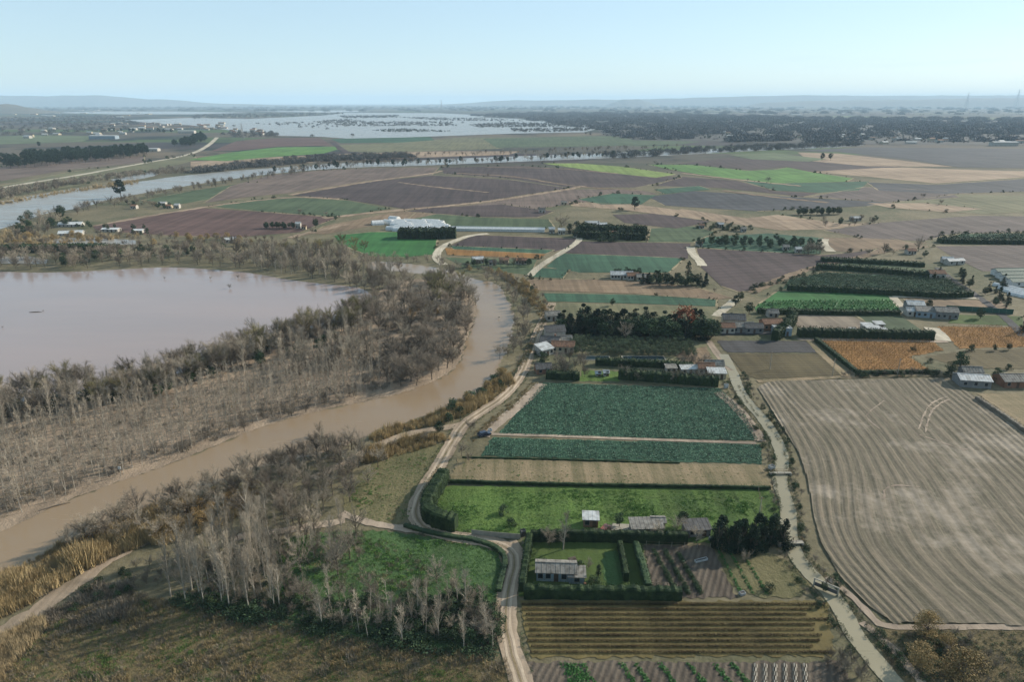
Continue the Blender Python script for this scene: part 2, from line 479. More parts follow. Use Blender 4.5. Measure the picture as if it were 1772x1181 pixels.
# ------------------------------------------------------------------ water
muddy = water_mat('muddy_water', (148, 127, 100), (138, 118, 95), rough=0.16, rip=0.6, bump=0.10, spec=0.45)
lakem = water_mat('lake_water', (160, 142, 134), (150, 136, 130), rough=0.11, rip=0.9, bump=0.05, spec=0.5)
farw = water_mat('far_water', (138, 136, 130), (148, 142, 132), rough=0.25, rip=0.3, bump=0.03)
canalm = water_mat('canal_water', (156, 148, 124), (144, 137, 114), rough=0.3, rip=0.8, bump=0.08, spec=0.3)
lake_poly = [(-260,470),(0,470),(60,473),(150,470),(220,466),(300,462),(380,468),(430,472),(500,485),(560,492),(620,497),(642,508),(646,518),(640,535),(600,556),(530,572),(420,604),(330,643),(250,664),(150,684),(0,706),(-260,760)]
sheet('lake', lake_poly, lakem, 2, 'broad muddy flood lagoon reflecting the pale sky', sm=2, cat='lake')
river_poly = [(640,452),(700,456),(760,464),(800,474),(818,484),(858,489),(872,506),(884,528),(889,548),(886,580),(876,610),(862,640),(846,662),(820,688),(790,704),(745,716),(700,732),(640,748),(600,770),(540,792),(450,808),(400,826),(340,852),(240,886),(160,922),(60,968),(-60,1026),(-260,1126),(-260,1010),(-60,945),(30,910),(80,884),(150,854),(250,820),(330,790),(400,760),(480,730),(560,710),(640,694),(700,680),(744,664),(782,644),(800,620),(806,590),(820,560),(826,520),(806,492),(760,478),(690,470),(630,464)]
sheet('river', river_poly, muddy, 2, 'brown flooded river curving past the bare woods', sm=1, jag=1.0, cat='river')
sheet('river', [(-150,352),(0,350),(60,338),(120,328),(180,320),(240,315),(300,306),(350,301),(400,296),(470,291),(530,287),(560,284),(700,279),(850,272),(1000,267),(1100,263),(1200,259),(1330,254),(1460,250),(1500,250),(1480,254),(1330,260),(1200,267),(1100,272),(1000,276),(850,282),(700,288),(640,289),(560,293),(500,298),(430,306),(375,314),(340,319),(300,326),(240,336),(185,346),(150,358),(130,362),(75,370),(40,385),(0,397),(-150,440)], farw, 2, 'upstream reach of the river shining pale blue across the plain', sm=1, cat='river')
sheet('pond', [(186,309),(200,300),(240,296),(276,298),(275,303),(240,311),(205,316)], farw, 2, 'small flooded pool beside the upstream river', sm=1, cat='pond')
sheet('flood_water', [(215,208),(330,204),(430,206),(560,200),(600,195),(760,196),(850,200),(905,207),(1000,213),(1032,224),(1010,229),(900,231),(840,233),(700,238),(600,240),(560,237),(480,235),(420,229),(380,223),(330,217),(250,212)], farw, 2, 'great sheet of flood water covering the far fields', cat='flood water')
sheet('flood_water', [(75,195),(180,193),(300,193),(430,195),(330,198),(200,198)], farw, 2, 'thin far strip of flood water at the left', cat='flood water')
sheet('flood_water', [(440,193),(600,191),(640,193),(560,195)], farw, 2, 'thin far strip of flood water near the centre', cat='flood water')
sheet('flood_water', [(1250,231),(1300,229),(1395,231),(1370,236),(1310,238),(1270,236)], farw, 2, 'bright flooded pool beside the far town', cat='flood water')
sheet('flood_water', [(70,413),(150,411),(235,416),(236,424),(150,423),(80,421)], farw, 2, 'narrow flooded channel behind the lagoon trees', cat='flood water')
sheet('flood_water', [(-60,444),(50,444),(84,450),(80,457),(-60,456)], farw, 2, 'little flooded channel at the left edge by the lagoon', cat='flood water')

# ------------------------------------------------------------------ fields
GF = dict
soil = lambda nm, a, b, **k: field_mat(nm, a, b, **k)
M['dark_soil'] = soil('dark_ploughed_soil', (70, 61, 60), (84, 72, 70), c3=(98, 86, 78), patch=0.006, fine=0.3, ang=0.25, row=7, rowamt=0.22)
M['red_soil'] = soil('reddish_soil', (92, 72, 66), (104, 82, 76), c3=(84, 66, 64), patch=0.006, fine=0.2, ang=-0.05, row=8, rowamt=0.2)
M['brown_soil'] = soil('brown_soil', (104, 90, 82), (118, 103, 93), c3=(90, 80, 74), patch=0.006, fine=0.25, ang=0.2, row=8, rowamt=0.2)
M['grey_soil'] = soil('grey_brown_soil', (92, 83, 79), (106, 95, 89), c3=(82, 75, 71), patch=0.008, fine=0.4, ang=0.35, row=5, rowamt=0.35)
M['blue_soil'] = soil('damp_dark_soil', (66, 68, 72), (78, 78, 80), c3=(60, 70, 62), patch=0.003, fine=0.08, ang=0.05, row=20, rowamt=0.2)
M['tan'] = soil('dry_stubble', (146, 124, 102), (160, 140, 118), c3=(124, 110, 88), patch=0.006, fine=0.3, ang=0.0, row=9, rowamt=0.15)
M['tan2'] = soil('tan_tilled_soil', (122, 104, 84), (138, 118, 96), c3=(104, 94, 72), patch=0.01, fine=0.4, ang=-0.04, row=4, rowamt=0.25)
M['olive'] = soil('olive_grass_field', (98, 100, 74), (114, 110, 84), c3=(78, 90, 62), patch=0.008, fine=0.3, ang=0.1)
M['pale_green'] = soil('pale_green_field', (88, 102, 76), (104, 112, 84), c3=(76, 94, 70), patch=0.005, fine=0.2, ang=0.15, row=12, rowamt=0.15)
M['mid_green'] = soil('grey_green_crop', (72, 88, 64), (84, 96, 70), c3=(64, 80, 60), patch=0.006, fine=0.3, ang=0.15, row=9, rowamt=0.15)
M['bright_green'] = soil('bright_winter_cereal', (82, 118, 60), (92, 126, 66), c3=(78, 110, 62), patch=0.004, fine=0.2, ang=0.1)
M['lime'] = soil('lime_green_cereal', (116, 136, 70), (126, 142, 78), c3=(104, 124, 66), patch=0.005, fine=0.2)
M['dark_green'] = soil('dark_green_crop', (52, 82, 64), (66, 98, 76), c3=(46, 70, 56), patch=0.01, fine=0.7, ang=0.0, row=3, rowamt=0.35)
M['grass_green'] = soil('lush_green_crop', (50, 98, 52), (62, 110, 58), c3=(46, 84, 50), patch=0.012, fine=0.6, ang=0.02, row=4, rowamt=0.25)
M['wood_floor'] = soil('distant_wood_floor', (72, 72, 70), (84, 82, 78), c3=(62, 66, 62), patch=0.003, fine=0.05)
M['verge'] = soil('dry_verge', (128, 118, 90), (150, 136, 108), c3=(96, 100, 70), patch=0.05, fine=0.4)
M['vine_floor'] = soil('dry_grass_between_vines', (98, 88, 56), (110, 98, 63), c3=(76, 78, 46), patch=0.05, fine=1.2, finecol=0.3)
M['orange'] = soil('rusty_vine_leaves', (136, 98, 56), (152, 112, 64), c3=(110, 92, 52), patch=0.02, fine=0.5, row=3, rowamt=0.3)
M['meadow'] = soil('rank_green_meadow', (66, 92, 44), (92, 116, 56), c3=(118, 110, 70), patch=0.07, fine=0.9, bump=0.8, finecol=0.45, streak=2)
M['meadow2'] = soil('shaggy_meadow', (58, 84, 48), (76, 102, 60), c3=(110, 108, 84), patch=0.07, fine=1.2, bump=0.9, finecol=0.5, streak=1.3)
M['rough'] = soil('rough_winter_scrubland', (96, 86, 60), (114, 102, 74), c3=(70, 78, 48), patch=0.06, fine=1.3, bump=1.0, finecol=0.55, streak=2)
M['slope'] = soil('patchy_dry_grass', (88, 94, 58), (112, 104, 76), c3=(66, 84, 46), patch=0.07, fine=1.0, bump=0.8, finecol=0.5, streak=1.5)
M['fallow'] = soil('fallow_strip', (104, 106, 70), (146, 126, 102), c3=(82, 98, 56), patch=0.035, fine=0.8, bump=0.5, finecol=0.4, streak=6)
M['litter'] = soil('flooded_leaf_litter', (142, 126, 107), (160, 141, 120), c3=(104, 94, 78), patch=0.06, fine=0.9, bump=0.8, finecol=0.5, streak=4)
M['lawn'] = soil('mown_lawn', (64, 84, 40), (78, 94, 48), c3=(90, 88, 60), patch=0.1, fine=1.0, bump=0.3)
M['garden_soil'] = soil('vegetable_plot_soil', (92, 82, 72), (108, 98, 86), c3=(78, 74, 60), patch=0.1, fine=1.0, ang=1.15, row=1.3, rowamt=0.5, bump=0.6)
M['yard'] = soil('trodden_yard', (124, 112, 98), (140, 128, 112), c3=(100, 94, 80), patch=0.08, fine=0.9)
M['olive_brown'] = soil('olive_brown_field', (82, 74, 52), (96, 86, 62), c3=(66, 56, 42), patch=0.03, fine=0.9, ang=0.0, row=2.5, rowamt=0.2)
M['slate'] = soil('dark_grey_tilth', (72, 72, 72), (82, 80, 80), patch=0.03, fine=0.5, ang=0.0, row=2.2, rowamt=0.4)
M['dirt'] = soil('dusty_track', (146, 130, 110), (164, 146, 126), c3=(124, 112, 90), patch=0.08, fine=1.2, bump=0.3, finecol=0.25)
M['pale_dirt'] = soil('pale_gravel_track', (176, 166, 146), (188, 178, 158), c3=(156, 146, 124), patch=0.05, fine=0.8, bump=0.2, finecol=0.2)
M['pink_dirt'] = soil('bare_field_margin', (150, 134, 118), (164, 148, 130), c3=(130, 116, 98), patch=0.08, fine=1.2, finecol=0.3)

FIELDS = [  # name, material, layer, label, pixel outline
 # far left
 ('farmland','olive',3,'pale olive field with a thin road at the far left',[(-120,345),(0,322),(120,298),(250,283),(330,268),(345,276),(250,300),(130,322),(0,345),(-120,372)]),
 ('farmland','pale_green',3,'light green field behind the dark pine belt',[(-100,240),(60,234),(170,236),(140,246),(0,250),(-100,256)]),
 ('farmland','brown_soil',3,'brown field in front of the dark pine belt',[(-120,312),(0,290),(130,276),(250,270),(250,281),(120,294),(0,314),(-120,338)]),
 ('cereal_field','bright_green',3,'bright green strip before the far flood water',[(325,277),(400,264),(480,255),(580,254),(584,259),(560,266),(470,272),(390,279)]),
 ('ploughed_field','red_soil',3,'reddish field behind the bright green strip',[(365,262),(410,244),(470,239),(555,239),(574,252),(480,254),(410,261)]),
 ('crop_field','dark_green',3,'thin dark green field at the edge of the flood',[(573,241),(640,238),(745,237),(752,243),(690,247),(590,248)]),
 ('farmland','olive',3,'long olive field below the thin dark green one',[(578,251),(690,247),(800,238),(900,238),(1000,236),(860,258),(640,265),(596,262)]),
 ('crop_field','mid_green',3,'dull green field right of the far flood',[(835,240),(1000,236),(1160,235),(1230,243),(1180,250),(1000,254),(860,256)]),
 ('farmland','tan',3,'pale tan bank beyond the river trees',[(330,280),(480,272),(600,266),(760,262),(900,262),(880,268),(700,274),(560,281),(420,288),(330,296)]),
 # mid left
 ('farmland','mid_green',3,'narrow green verge field beside the upstream river',[(245,347),(330,331),(430,316),(470,316),(360,346),(300,356)]),
 ('ploughed_field','brown_soil',3,'long light brown field along the upstream river',[(400,322),(470,303),(560,295),(660,291),(760,290),(748,303),(640,313),(505,334),(430,341),(352,352)]),
 ('ploughed_field','red_soil',3,'wide reddish brown field left of centre',[(160,392),(230,377),(345,360),(450,367),(585,377),(545,392),(520,402),(400,412),(250,406),(170,400)]),
 ('crop_field','mid_green',4,'grey green field between two ploughed ones',[(360,358),(440,345),(508,342),(600,347),(675,362),(585,376),(450,366)]),
 ('ploughed_field','dark_soil',4,'large dark purple ploughed field at the centre',[(505,339),(640,315),(750,304),(880,311),(985,326),(830,350),(700,362),(600,346)]),
 ('ploughed_field','dark_soil',3,'dark ploughed field behind the large purple one',[(764,290),(900,287),(1000,293),(1100,301),(1180,308),(1100,325),(985,325),(880,309),(768,301)]),
 ('cereal_field','lime',4,'narrow lime green strip in the dark ploughland',[(938,283),(1000,283),(1080,289),(1170,302),(1135,308),(1050,299)]),
 ('ploughed_field','brown_soil',3,'brown wedge below the large purple field',[(850,350),(985,328),(1100,328),(1140,336),(1000,352),(900,366),(760,362)]),
 ('ploughed_field','dark_soil',4,'small dark field with a tan edge near the white tunnels',[(745,360),(870,354),(960,366),(930,377),(830,376),(700,366)]),
 ('farmland','tan2',3,'broad tan field sloping down to the woods',[(560,392),(700,364),(760,370),(700,382),(640,392),(560,406),(540,404)]),
 ('farmland','mid_green',3,'green plots behind the white tunnels',[(720,368),(840,377),(950,380),(960,394),(930,400),(780,394),(700,384)]),
 ('crop_field','grass_green',4,'bright green field above the river wood',[(578,408),(640,402),(700,402),(758,412),(752,440),(700,446),(640,444),(590,424)]),
 ('ploughed_field','dark_soil',4,'dark strip right of the pale curving track',[(820,407),(1000,413),(985,430),(962,436),(780,426)]),
 ('crop_field','dark_green',5,'thin green strip above the rusty one',[(778,426),(960,433),(944,440),(785,432)]),
 ('vineyard','orange',5,'narrow rusty orange strip by the farmhouse',[(770,430),(950,437),(934,448),(774,442)]),
 ('farmland','mid_green',3,'grass around the small farmhouse by the track',[(770,446),(930,450),(918,478),(860,470),(800,462)]),
 ('ploughed_field','dark_soil',4,'dark field between two green ones and the track',[(1004,418),(1195,422),(1190,448),(975,438),(988,428)]),
 ('crop_field','dark_green',4,'blue green crop field beside the pale track',[(972,439),(1185,447),(1158,472),(1000,472),(945,463)]),
 ('crop_field','dark_green',5,'small darker green corner field by the track',[(928,464),(986,467),(974,483),(916,480)]),
 ('farmland','tan2',4,'long tan field in front of the white farm',[(912,484),(1060,484),(1200,496),(1268,516),(1240,519),(1100,509),(924,503)]),
 ('crop_field','dark_green',4,'long green strip beyond the dark conifer wood',[(940,508),(1100,511),(1240,519),(1240,531),(1100,526),(948,522)]),
 ('farmland','olive',3,'grass strip behind the dark conifer wood',[(952,524),(1240,532),(1262,545),(1200,560),(970,548)]),
 # mid right
 ('cereal_field','bright_green',4,'large bright green wedge in the right distance',[(1120,285),(1200,286),(1297,296),(1340,294),(1362,290),(1409,299),(1477,309),(1463,315),(1341,318),(1274,312),(1172,296)]),
 ('crop_field','dark_green',3,'dark green curved margin under the bright wedge',[(1285,314),(1463,315),(1505,314),(1485,330),(1420,334),(1340,330)]),
 ('farmland','tan',3,'pale pinkish stubble in the right distance',[(1400,298),(1500,291),(1560,290),(1700,295),(1800,297),(1800,305),(1620,318),(1500,306)]),
 ('farmland','tan',4,'thin tan bands under the far dark plain',[(1380,264),(1450,266),(1560,278),(1650,289),(1500,288),(1400,279)]),
 ('farmland','dark_soil',3,'dark streaked plots beyond the bright wedge',[(1172,284),(1260,274),(1400,280),(1560,289),(1400,297),(1362,289),(1297,294),(1200,284)]),
 ('farmland','pale_green',5,'light green sliver beyond the bright wedge',[(1260,268),(1340,265),(1430,276),(1400,280),(1300,276)]),
 ('ploughed_field','blue_soil',3,'wide dark blue field below the far town',[(1370,261),(1500,255),(1820,258),(1820,292),(1660,290),(1570,276),(1450,263)]),
 ('ploughed_field','blue_soil',3,'dark damp field at the right edge',[(1500,316),(1620,320),(1800,308),(1800,331),(1640,336),(1520,330)]),
 ('ploughed_field','dark_soil',3,'dark strip left of the bright wedge',[(1180,306),(1274,313),(1340,331),(1420,335),(1390,341),(1250,326),(1130,322)]),
 ('ploughed_field','grey_soil',3,'grey brown field right of the green margin',[(1400,341),(1495,324),(1640,331),(1660,342),(1540,350)]),
 ('ploughed_field','blue_soil',3,'broad dark slate field in the middle right',[(1120,341),(1200,331),(1370,341),(1550,351),(1500,357),(1380,363),(1310,366),(1150,356)]),
 ('farmland','olive',3,'mottled green and tan plots at the right edge',[(1545,351),(1650,337),(1800,340),(1800,366),(1700,371),(1600,364)]),
 ('farmland','tan',4,'tan streak in the mottled right plots',[(1500,352),(1600,352),(1700,362),(1640,368),(1540,360)]),
 ('farmland','tan',3,'tan stubble with a dark tree row on its edge',[(1180,362),(1290,378),(1345,372),(1460,388),(1520,386),(1440,397),(1350,399),(1270,388),(1150,372)]),
 ('ploughed_field','dark_soil',4,'small dark wedge behind the farm tree clump',[(1060,372),(1140,370),(1230,384),(1170,396),(1080,386)]),
 ('farmland','tan',4,'thin tan lane field above the dark wedge',[(985,350),(1100,354),(1250,374),(1180,376),(1080,364),(990,357)]),
 ('crop_field','dark_green',4,'green strip right of the brown wedge',[(1000,345),(1060,335),(1135,338),(1110,354),(1040,354)]),
 ('crop_field','dark_green',4,'thin green bar near the bright wedge',[(1130,328),(1210,322),(1230,328),(1150,336)]),
 ('ploughed_field','grey_soil',3,'wide grey brown field on the right',[(1425,399),(1520,386),(1680,374),(1820,375),(1820,400),(1640,406),(1600,418),(1490,412)]),
 ('crop_field','dark_green',4,'green orchard block at the right edge',[(1625,418),(1660,405),(1820,404),(1820,421)]),
 ('ploughed_field','grey_soil',3,'brown field below the right edge orchard',[(1618,426),(1820,424),(1820,473),(1700,470),(1650,446)]),
 ('farmland','mid_green',3,'green field left of the nursery trees',[(1125,396),(1200,392),(1240,402),(1200,420),(1120,420)]),
 ('farmland','tan2',3,'pale mixed ground above the big ploughed field',[(1425,412),(1540,412),(1610,428),(1500,440),(1440,434)]),
 ('crop_field','dark_green',3,'dark green nursery block behind the big ploughed field',[(1205,412),(1330,404),(1425,412),(1420,440),(1300,436),(1205,428)]),
 ('ploughed_field','dark_soil',4,'big ploughed field with a slanting right side',[(1204,430),(1320,436),(1415,442),(1470,438),(1520,430),(1480,450),(1415,462),(1362,477),(1303,503),(1278,506),(1248,496),(1212,462)]),
 ('farmland','mid_green',3,'green strips beside the farm on the right',[(1412,462),(1440,450),(1600,465),(1612,478),(1420,470)]),
 ('crop_field','dark_green',4,'tall dark green crop block on the right',[(1355,500),(1366,484),(1425,472),(1640,482),(1684,508),(1640,514),(1500,506)]),
 ('crop_field','grass_green',4,'striped green field below the tall crop',[(1305,532),(1345,504),(1545,510),(1558,540),(1440,542),(1310,540)]),
 ('ploughed_field','tan2',4,'brown rectangular field beside the grey sheds',[(1562,517),(1730,521),(1752,540),(1580,533)]),
 ('farmland','yard',3,'pinkish bare plots behind the long dark hedge',[(1368,545),(1475,548),(1520,575),(1385,575)]),
 ('farmland','mid_green',3,'green plots with parked vans behind the hedge',[(1480,546),(1560,548),(1612,584),(1525,576)]),
 ('farmland','lawn',3,'green garden beside the dark sheet fence',[(1650,545),(1772,548),(1772,565),(1640,560)]),
 ('vineyard','orange',4,'rusty vineyard block with a slanting left side',[(1412,588),(1612,589),(1632,607),(1572,618),(1612,643),(1478,644)]),
 ('vineyard','orange',4,'golden rust vineyard at the right edge',[(1622,566),(1820,568),(1820,600),(1660,604)]),
 ('ploughed_field','olive_brown',3,'brown field below the golden vineyard',[(1598,618),(1680,606),(1820,602),(1820,640),(1670,638)]),
 ('ploughed_field','slate',4,'dark grey tilled strip beside the canal',[(1240,590),(1400,591),(1416,611),(1258,611)]),
 ('farmland','olive_brown',4,'olive brown mottled field beside the canal',[(1260,613),(1418,613),(1462,650),(1310,657),(1288,648)]),
 ('farmland','fallow',3,'pale field corner at the right edge',[(1692,682),(1772,682),(1900,690),(1900,830),(1772,742)]),
 # compound
 ('yard','olive',3,'grassy compound around the orchard and houses',[(925,580),(975,560),(1230,585),(1268,655),(1240,668),(935,660)]),
 ('yard','yard',4,'bare yard beside the clustered white houses',[(950,592),(985,590),(985,612),(935,616)]),
 ('yard','tan2',4,'bare brown yard right of the orchard',[(1160,612),(1222,600),(1240,640),(1200,640)]),
 ('lawn','meadow',5,'bright green playing lawn by the crop',[(1008,642),(1074,644),(1072,661),(1000,660)]),
 # near centre
 ('farmland','slope',3,'shaggy dry green slope left of the track',[(590,860),(640,800),(700,780),(776,765),(766,795),(745,828),(716,872),(706,905),(660,912),(600,894)]),
 ('farmland','fallow',4,'fallow strip of tan and green grass',[(792,794),(1000,799),(1200,804),(1324,806),(1338,846),(1050,842),(778,834)]),
 ('meadow','meadow',4,'rank bright green meadow behind the small hut',[(762,842),(1000,843),(1335,849),(1352,890),(1330,945),(1000,930),(800,925),(752,896)]),
 ('meadow','meadow2',3,'shaggy green meadow enclosed by the track bend',[(480,935),(560,922),(640,918),(720,925),(780,940),(852,948),(872,972),(862,1010),(858,1140),(700,1110),(560,1095),(470,1060)]),
 ('rough_ground','rough',4,'rough brown and green scrubland at the lower left',[(-80,1220),(30,1120),(130,1040),(180,1010),(300,1045),(480,1078),(620,1112),(760,1128),(872,1140),(900,1220)]),
 ('lawn','lawn',4,'garden lawn inside the dark hedge',[(908,932),(1112,936),(1124,1030),(898,1032)]),
 ('lawn','meadow2',5,'small mown lawn strip beside the long house',[(1040,960),(1075,950),(1082,1015),(1045,1018)]),
 ('vegetable_plot','garden_soil',4,'tilled vegetable plots right of the hedged garden',[(1112,944),(1230,946),(1275,1036),(1180,1036),(1130,1016)]),
 ('vegetable_plot','slope',4,'weedy vegetable plots beside the canal',[(1230,946),(1340,950),(1420,1034),(1275,1036)]),
 ('vineyard_soil','vine_floor',4,'grass floor between the vine rows',[(902,1040),(1430,1042),(1446,1136),(918,1140)]),
 ('vegetable_plot','garden_soil',4,'soil of the allotment along the bottom edge',[(912,1148),(1452,1146),(1500,1240),(940,1240)]),
 ('crop_soil','dark_green',4,'dark soil under the broad leafy crop',[(940,663),(1246,673),(1292,722),(1312,764),(862,752)]),
 ('crop_soil','dark_green',4,'dark soil under the lower leafy crop strip',[(852,758),(1316,770),(1320,804),(832,790)]),
 ('farmland','rough',3,'brushy ground beyond the canal at the lower right',[(1500,1085),(1560,1092),(1900,1092),(1900,1260),(1600,1260),(1560,1181)]),
 ('woodland_floor','wood_floor',3,'dusky floor of the far woodland by the town',[(820,203),(1100,198),(1400,205),(1900,208),(1900,252),(1500,250),(1100,243),(1040,232),(1032,222),(1000,212),(905,206)]),
 ('farmland','pale_green',4,'long pale strip on the far right plain',[(1430,201),(1600,203),(1900,206),(1900,209),(1600,207),(1440,204)]),
 ('farmland','litter',3,'flooded leaf littered ground of the bare wood',[(-260,750),(0,700),(150,682),(250,662),(330,641),(420,602),(530,570),(600,554),(648,530),(650,505),(700,480),(800,492),(826,520),(820,560),(806,590),(800,620),(782,644),(744,664),(700,680),(640,694),(560,710),(480,730),(400,760),(330,790),(250,820),(150,854),(80,884),(30,910),(-60,945),(-260,1010)]),
]
for nm, mt, ly, lb, px in FIELDS:
    sheet(nm, px, M[mt], ly, lb, margin=(290 < sum(q[1] for q in px) / len(px) < 660 and mt not in ('litter', 'rough', 'meadow2', 'slope', 'yard')), sm=(1 if mt in ('rough','slope','litter','meadow2') else 0), jag=(0.5 if px[0][1] > 560 else 0), cat=nm.replace('_', ' '))

# the big curved-row stubble field: real ridges, each following the canal's curve
def stubble():
    guides = [  # row number, pixel line
     (-3, [(1290,674),(1325,718),(1350,760),(1362,790),(1372,836),(1378,895),(1386,925),(1402,962),(1440,1012),(1478,1052),(1510,1085)]),
     (0, [(1313,665),(1347,718),(1368,753),(1385,788),(1397,836),(1403,895),(1413,922),(1430,959),(1470,1007),(1512,1049),(1545,1085)]),
     (5, [(1352,660),(1380,690),(1415,724),(1456,768),(1471,803),(1477,836),(1481,908),(1498,950),(1540,1001),(1582,1044),(1620,1088)]),
     (11, [(1448,656),(1480,692),(1515,727),(1545,765),(1574,806),(1598,836),(1633,897),(1667,950),(1723,1007),(1780,1050),(1830,1090)]),
     (17, [(1552,652),(1584,688),(1618,718),(1677,777),(1721,821),(1772,880),(1830,940),(1900,1000),(1990,1060),(2040,1095)]),
     (23, [(1612,650),(1648,680),(1690,712),(1772,783),(1850,850),(1950,920),(2040,990),(2150,1060),(2220,1110)]),
     (29, [(1676,650),(1710,680),(1772,730),(1880,810),(1980,880),(2100,950),(2220,1040),(2350,1120)])]
    NV = 220; PER = 8
    lines = []
    for u, px in guides:
        w = path_pts(px, 3); L = sum((b-a).length for a, b in zip(w[:-1], w[1:]))
        q = resample(w, L / NV * 0.9999); q = (q + [w[-1]] * 5)[:NV + 1]; lines.append((u, q))
    clip = [G(*q) for q in [(1311,672),(1330,661),(1640,655),(1690,690),(1772,745),(1960,880),(2100,1090),(1545,1080),(1500,1048),(1455,1002),(1420,940),(1407,890),(1399,836),(1382,785),(1350,735)]]
    cols = []; us = []
    for (u0, a), (u1, b) in zip(lines[:-1], lines[1:]):
        k = int((u1 - u0) * PER)
        for i in range(k):
            t = i / k; us.append(u0 + (u1 - u0) * t); cols.append([p.lerp(q, t) for p, q in zip(a, b)])
    vs = []
    for u, c in zip(us, cols):
        for j, p in enumerate(c):
            nz = noise.noise(Vector((p.x * 0.6, p.y * 0.6, 0))) * 0.07 + noise.noise(Vector((p.x * 1.9, p.y * 1.9, 5))) * 0.04
            wob = 0
            z = 0.2 + 0.10 * math.cos(2 * math.pi * (u + wob)) + nz
            vs.append((p.x, p.y, z))
    n = NV + 1; fs = []; uvs = []
    for i in range(len(us) - 1):
        for j in range(NV):
            c = (cols[i][j] + cols[i+1][j+1]) / 2
            if in_poly(c.x, c.y, clip):
                fs.append((i*n+j, (i+1)*n+j, (i+1)*n+j+1, i*n+j+1))
    me = bpy.data.meshes.new('stubble_field'); me.from_pydata(vs, [], fs)
    uvl = me.uv_layers.new(name='rows'); ua = np.array([us[v // n] for v in range(len(vs))]); va = np.array([(v % n) for v in range(len(vs))]) * 0.6
    li = np.zeros(len(me.loops), dtype=np.int32); me.loops.foreach_get('vertex_index', li)
    uvl.data.foreach_set('uv', np.stack([ua[li], va[li]], 1).ravel().astype(np.float32))
    if me.polygons[0].normal.z < 0: me.flip_normals()
    for pl in me.polygons: pl.use_smooth = True
    m, nn, p = new_mat('stubble_and_soil')
    v = coords(nn); uv = nd(nn, 'ShaderNodeUVMap'); uv.uv_map = 'rows'
    mp_ = nd(nn, 'ShaderNodeMapping'); mp_.inputs['Scale'].default_value = (1, 0.02, 1); nn.links.new(uv.outputs[0], mp_.inputs['Vector'])
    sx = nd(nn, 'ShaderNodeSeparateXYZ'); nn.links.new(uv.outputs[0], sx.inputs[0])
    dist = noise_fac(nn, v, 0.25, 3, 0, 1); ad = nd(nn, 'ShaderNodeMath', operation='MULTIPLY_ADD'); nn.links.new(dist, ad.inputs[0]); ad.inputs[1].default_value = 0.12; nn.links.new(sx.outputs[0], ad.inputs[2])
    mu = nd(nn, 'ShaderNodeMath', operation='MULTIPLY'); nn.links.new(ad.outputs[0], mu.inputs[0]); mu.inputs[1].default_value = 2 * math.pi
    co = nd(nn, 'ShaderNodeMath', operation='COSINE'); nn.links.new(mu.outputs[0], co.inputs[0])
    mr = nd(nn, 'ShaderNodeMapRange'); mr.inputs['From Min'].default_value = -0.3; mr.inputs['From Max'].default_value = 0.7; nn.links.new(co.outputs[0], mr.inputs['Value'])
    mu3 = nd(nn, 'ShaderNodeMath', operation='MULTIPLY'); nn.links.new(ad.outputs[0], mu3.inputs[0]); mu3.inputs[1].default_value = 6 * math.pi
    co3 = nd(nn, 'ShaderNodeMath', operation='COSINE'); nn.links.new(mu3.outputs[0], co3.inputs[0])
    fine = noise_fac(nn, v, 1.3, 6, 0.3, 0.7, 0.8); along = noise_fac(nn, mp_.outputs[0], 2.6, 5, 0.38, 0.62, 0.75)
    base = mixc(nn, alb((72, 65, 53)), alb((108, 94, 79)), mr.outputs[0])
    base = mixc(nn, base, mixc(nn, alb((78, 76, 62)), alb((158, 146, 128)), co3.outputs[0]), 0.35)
    base = mixc(nn, base, mixc(nn, alb((66, 66, 52)), alb((166, 152, 132)), fine), 0.32)
    base = mixc(nn, base, mixc(nn, alb((70, 74, 54)), alb((158, 144, 124)), along), 0.36)
    base = mixc(nn, base, alb((168, 156, 140)), noise_fac(nn, v, 0.03, 6, 0.52, 0.72, 0.75))
    nn.links.new(base, p.inputs['Base Color'])
    b = nd(nn, 'ShaderNodeBump'); b.inputs['Strength'].default_value = 0.5; b.inputs['Distance'].default_value = 0.15
    nn.links.new(fine, b.inputs['Height']); nn.links.new(b.outputs[0], p.inputs['Normal'])
    me.materials.append(m)
    o = bpy.data.objects.new('stubble_field', me); link(o); o.location.z = 0.1
    tag(o, 'large pale ploughed field of long curving rows right of the canal', 'ploughed field', kind='structure')
stubble()
# wheel marks crossing the rows
for px, lb in (([(1590,745),(1597,722),(1606,704),(1622,694),(1640,688)], 'left wheel mark curving over the pale rows'),
               ([(1600,750),(1606,728),(1612,712),(1626,700),(1642,693)], 'right wheel mark curving over the pale rows'),
               ([(1498,722),(1512,708),(1530,695)], 'short pale wheel mark near the top of the rows'),
               ([(1498,722),(1506,733),(1522,745)], 'short pale wheel mark bending back over the rows'),
               ([(1590,755),(1630,768),(1668,782),(1676,778)], 'pale wheel mark running along the rows'),
               ([(1528,866),(1530,848),(1545,841),(1600,846)], 'pale wheel mark turning sharply in the lower rows')):
    w = ribbon('wheel_track', px, 0.5, M['pink_dirt'], 1, lb, 'track', wob=0.9)
    w.location.z = 0.36

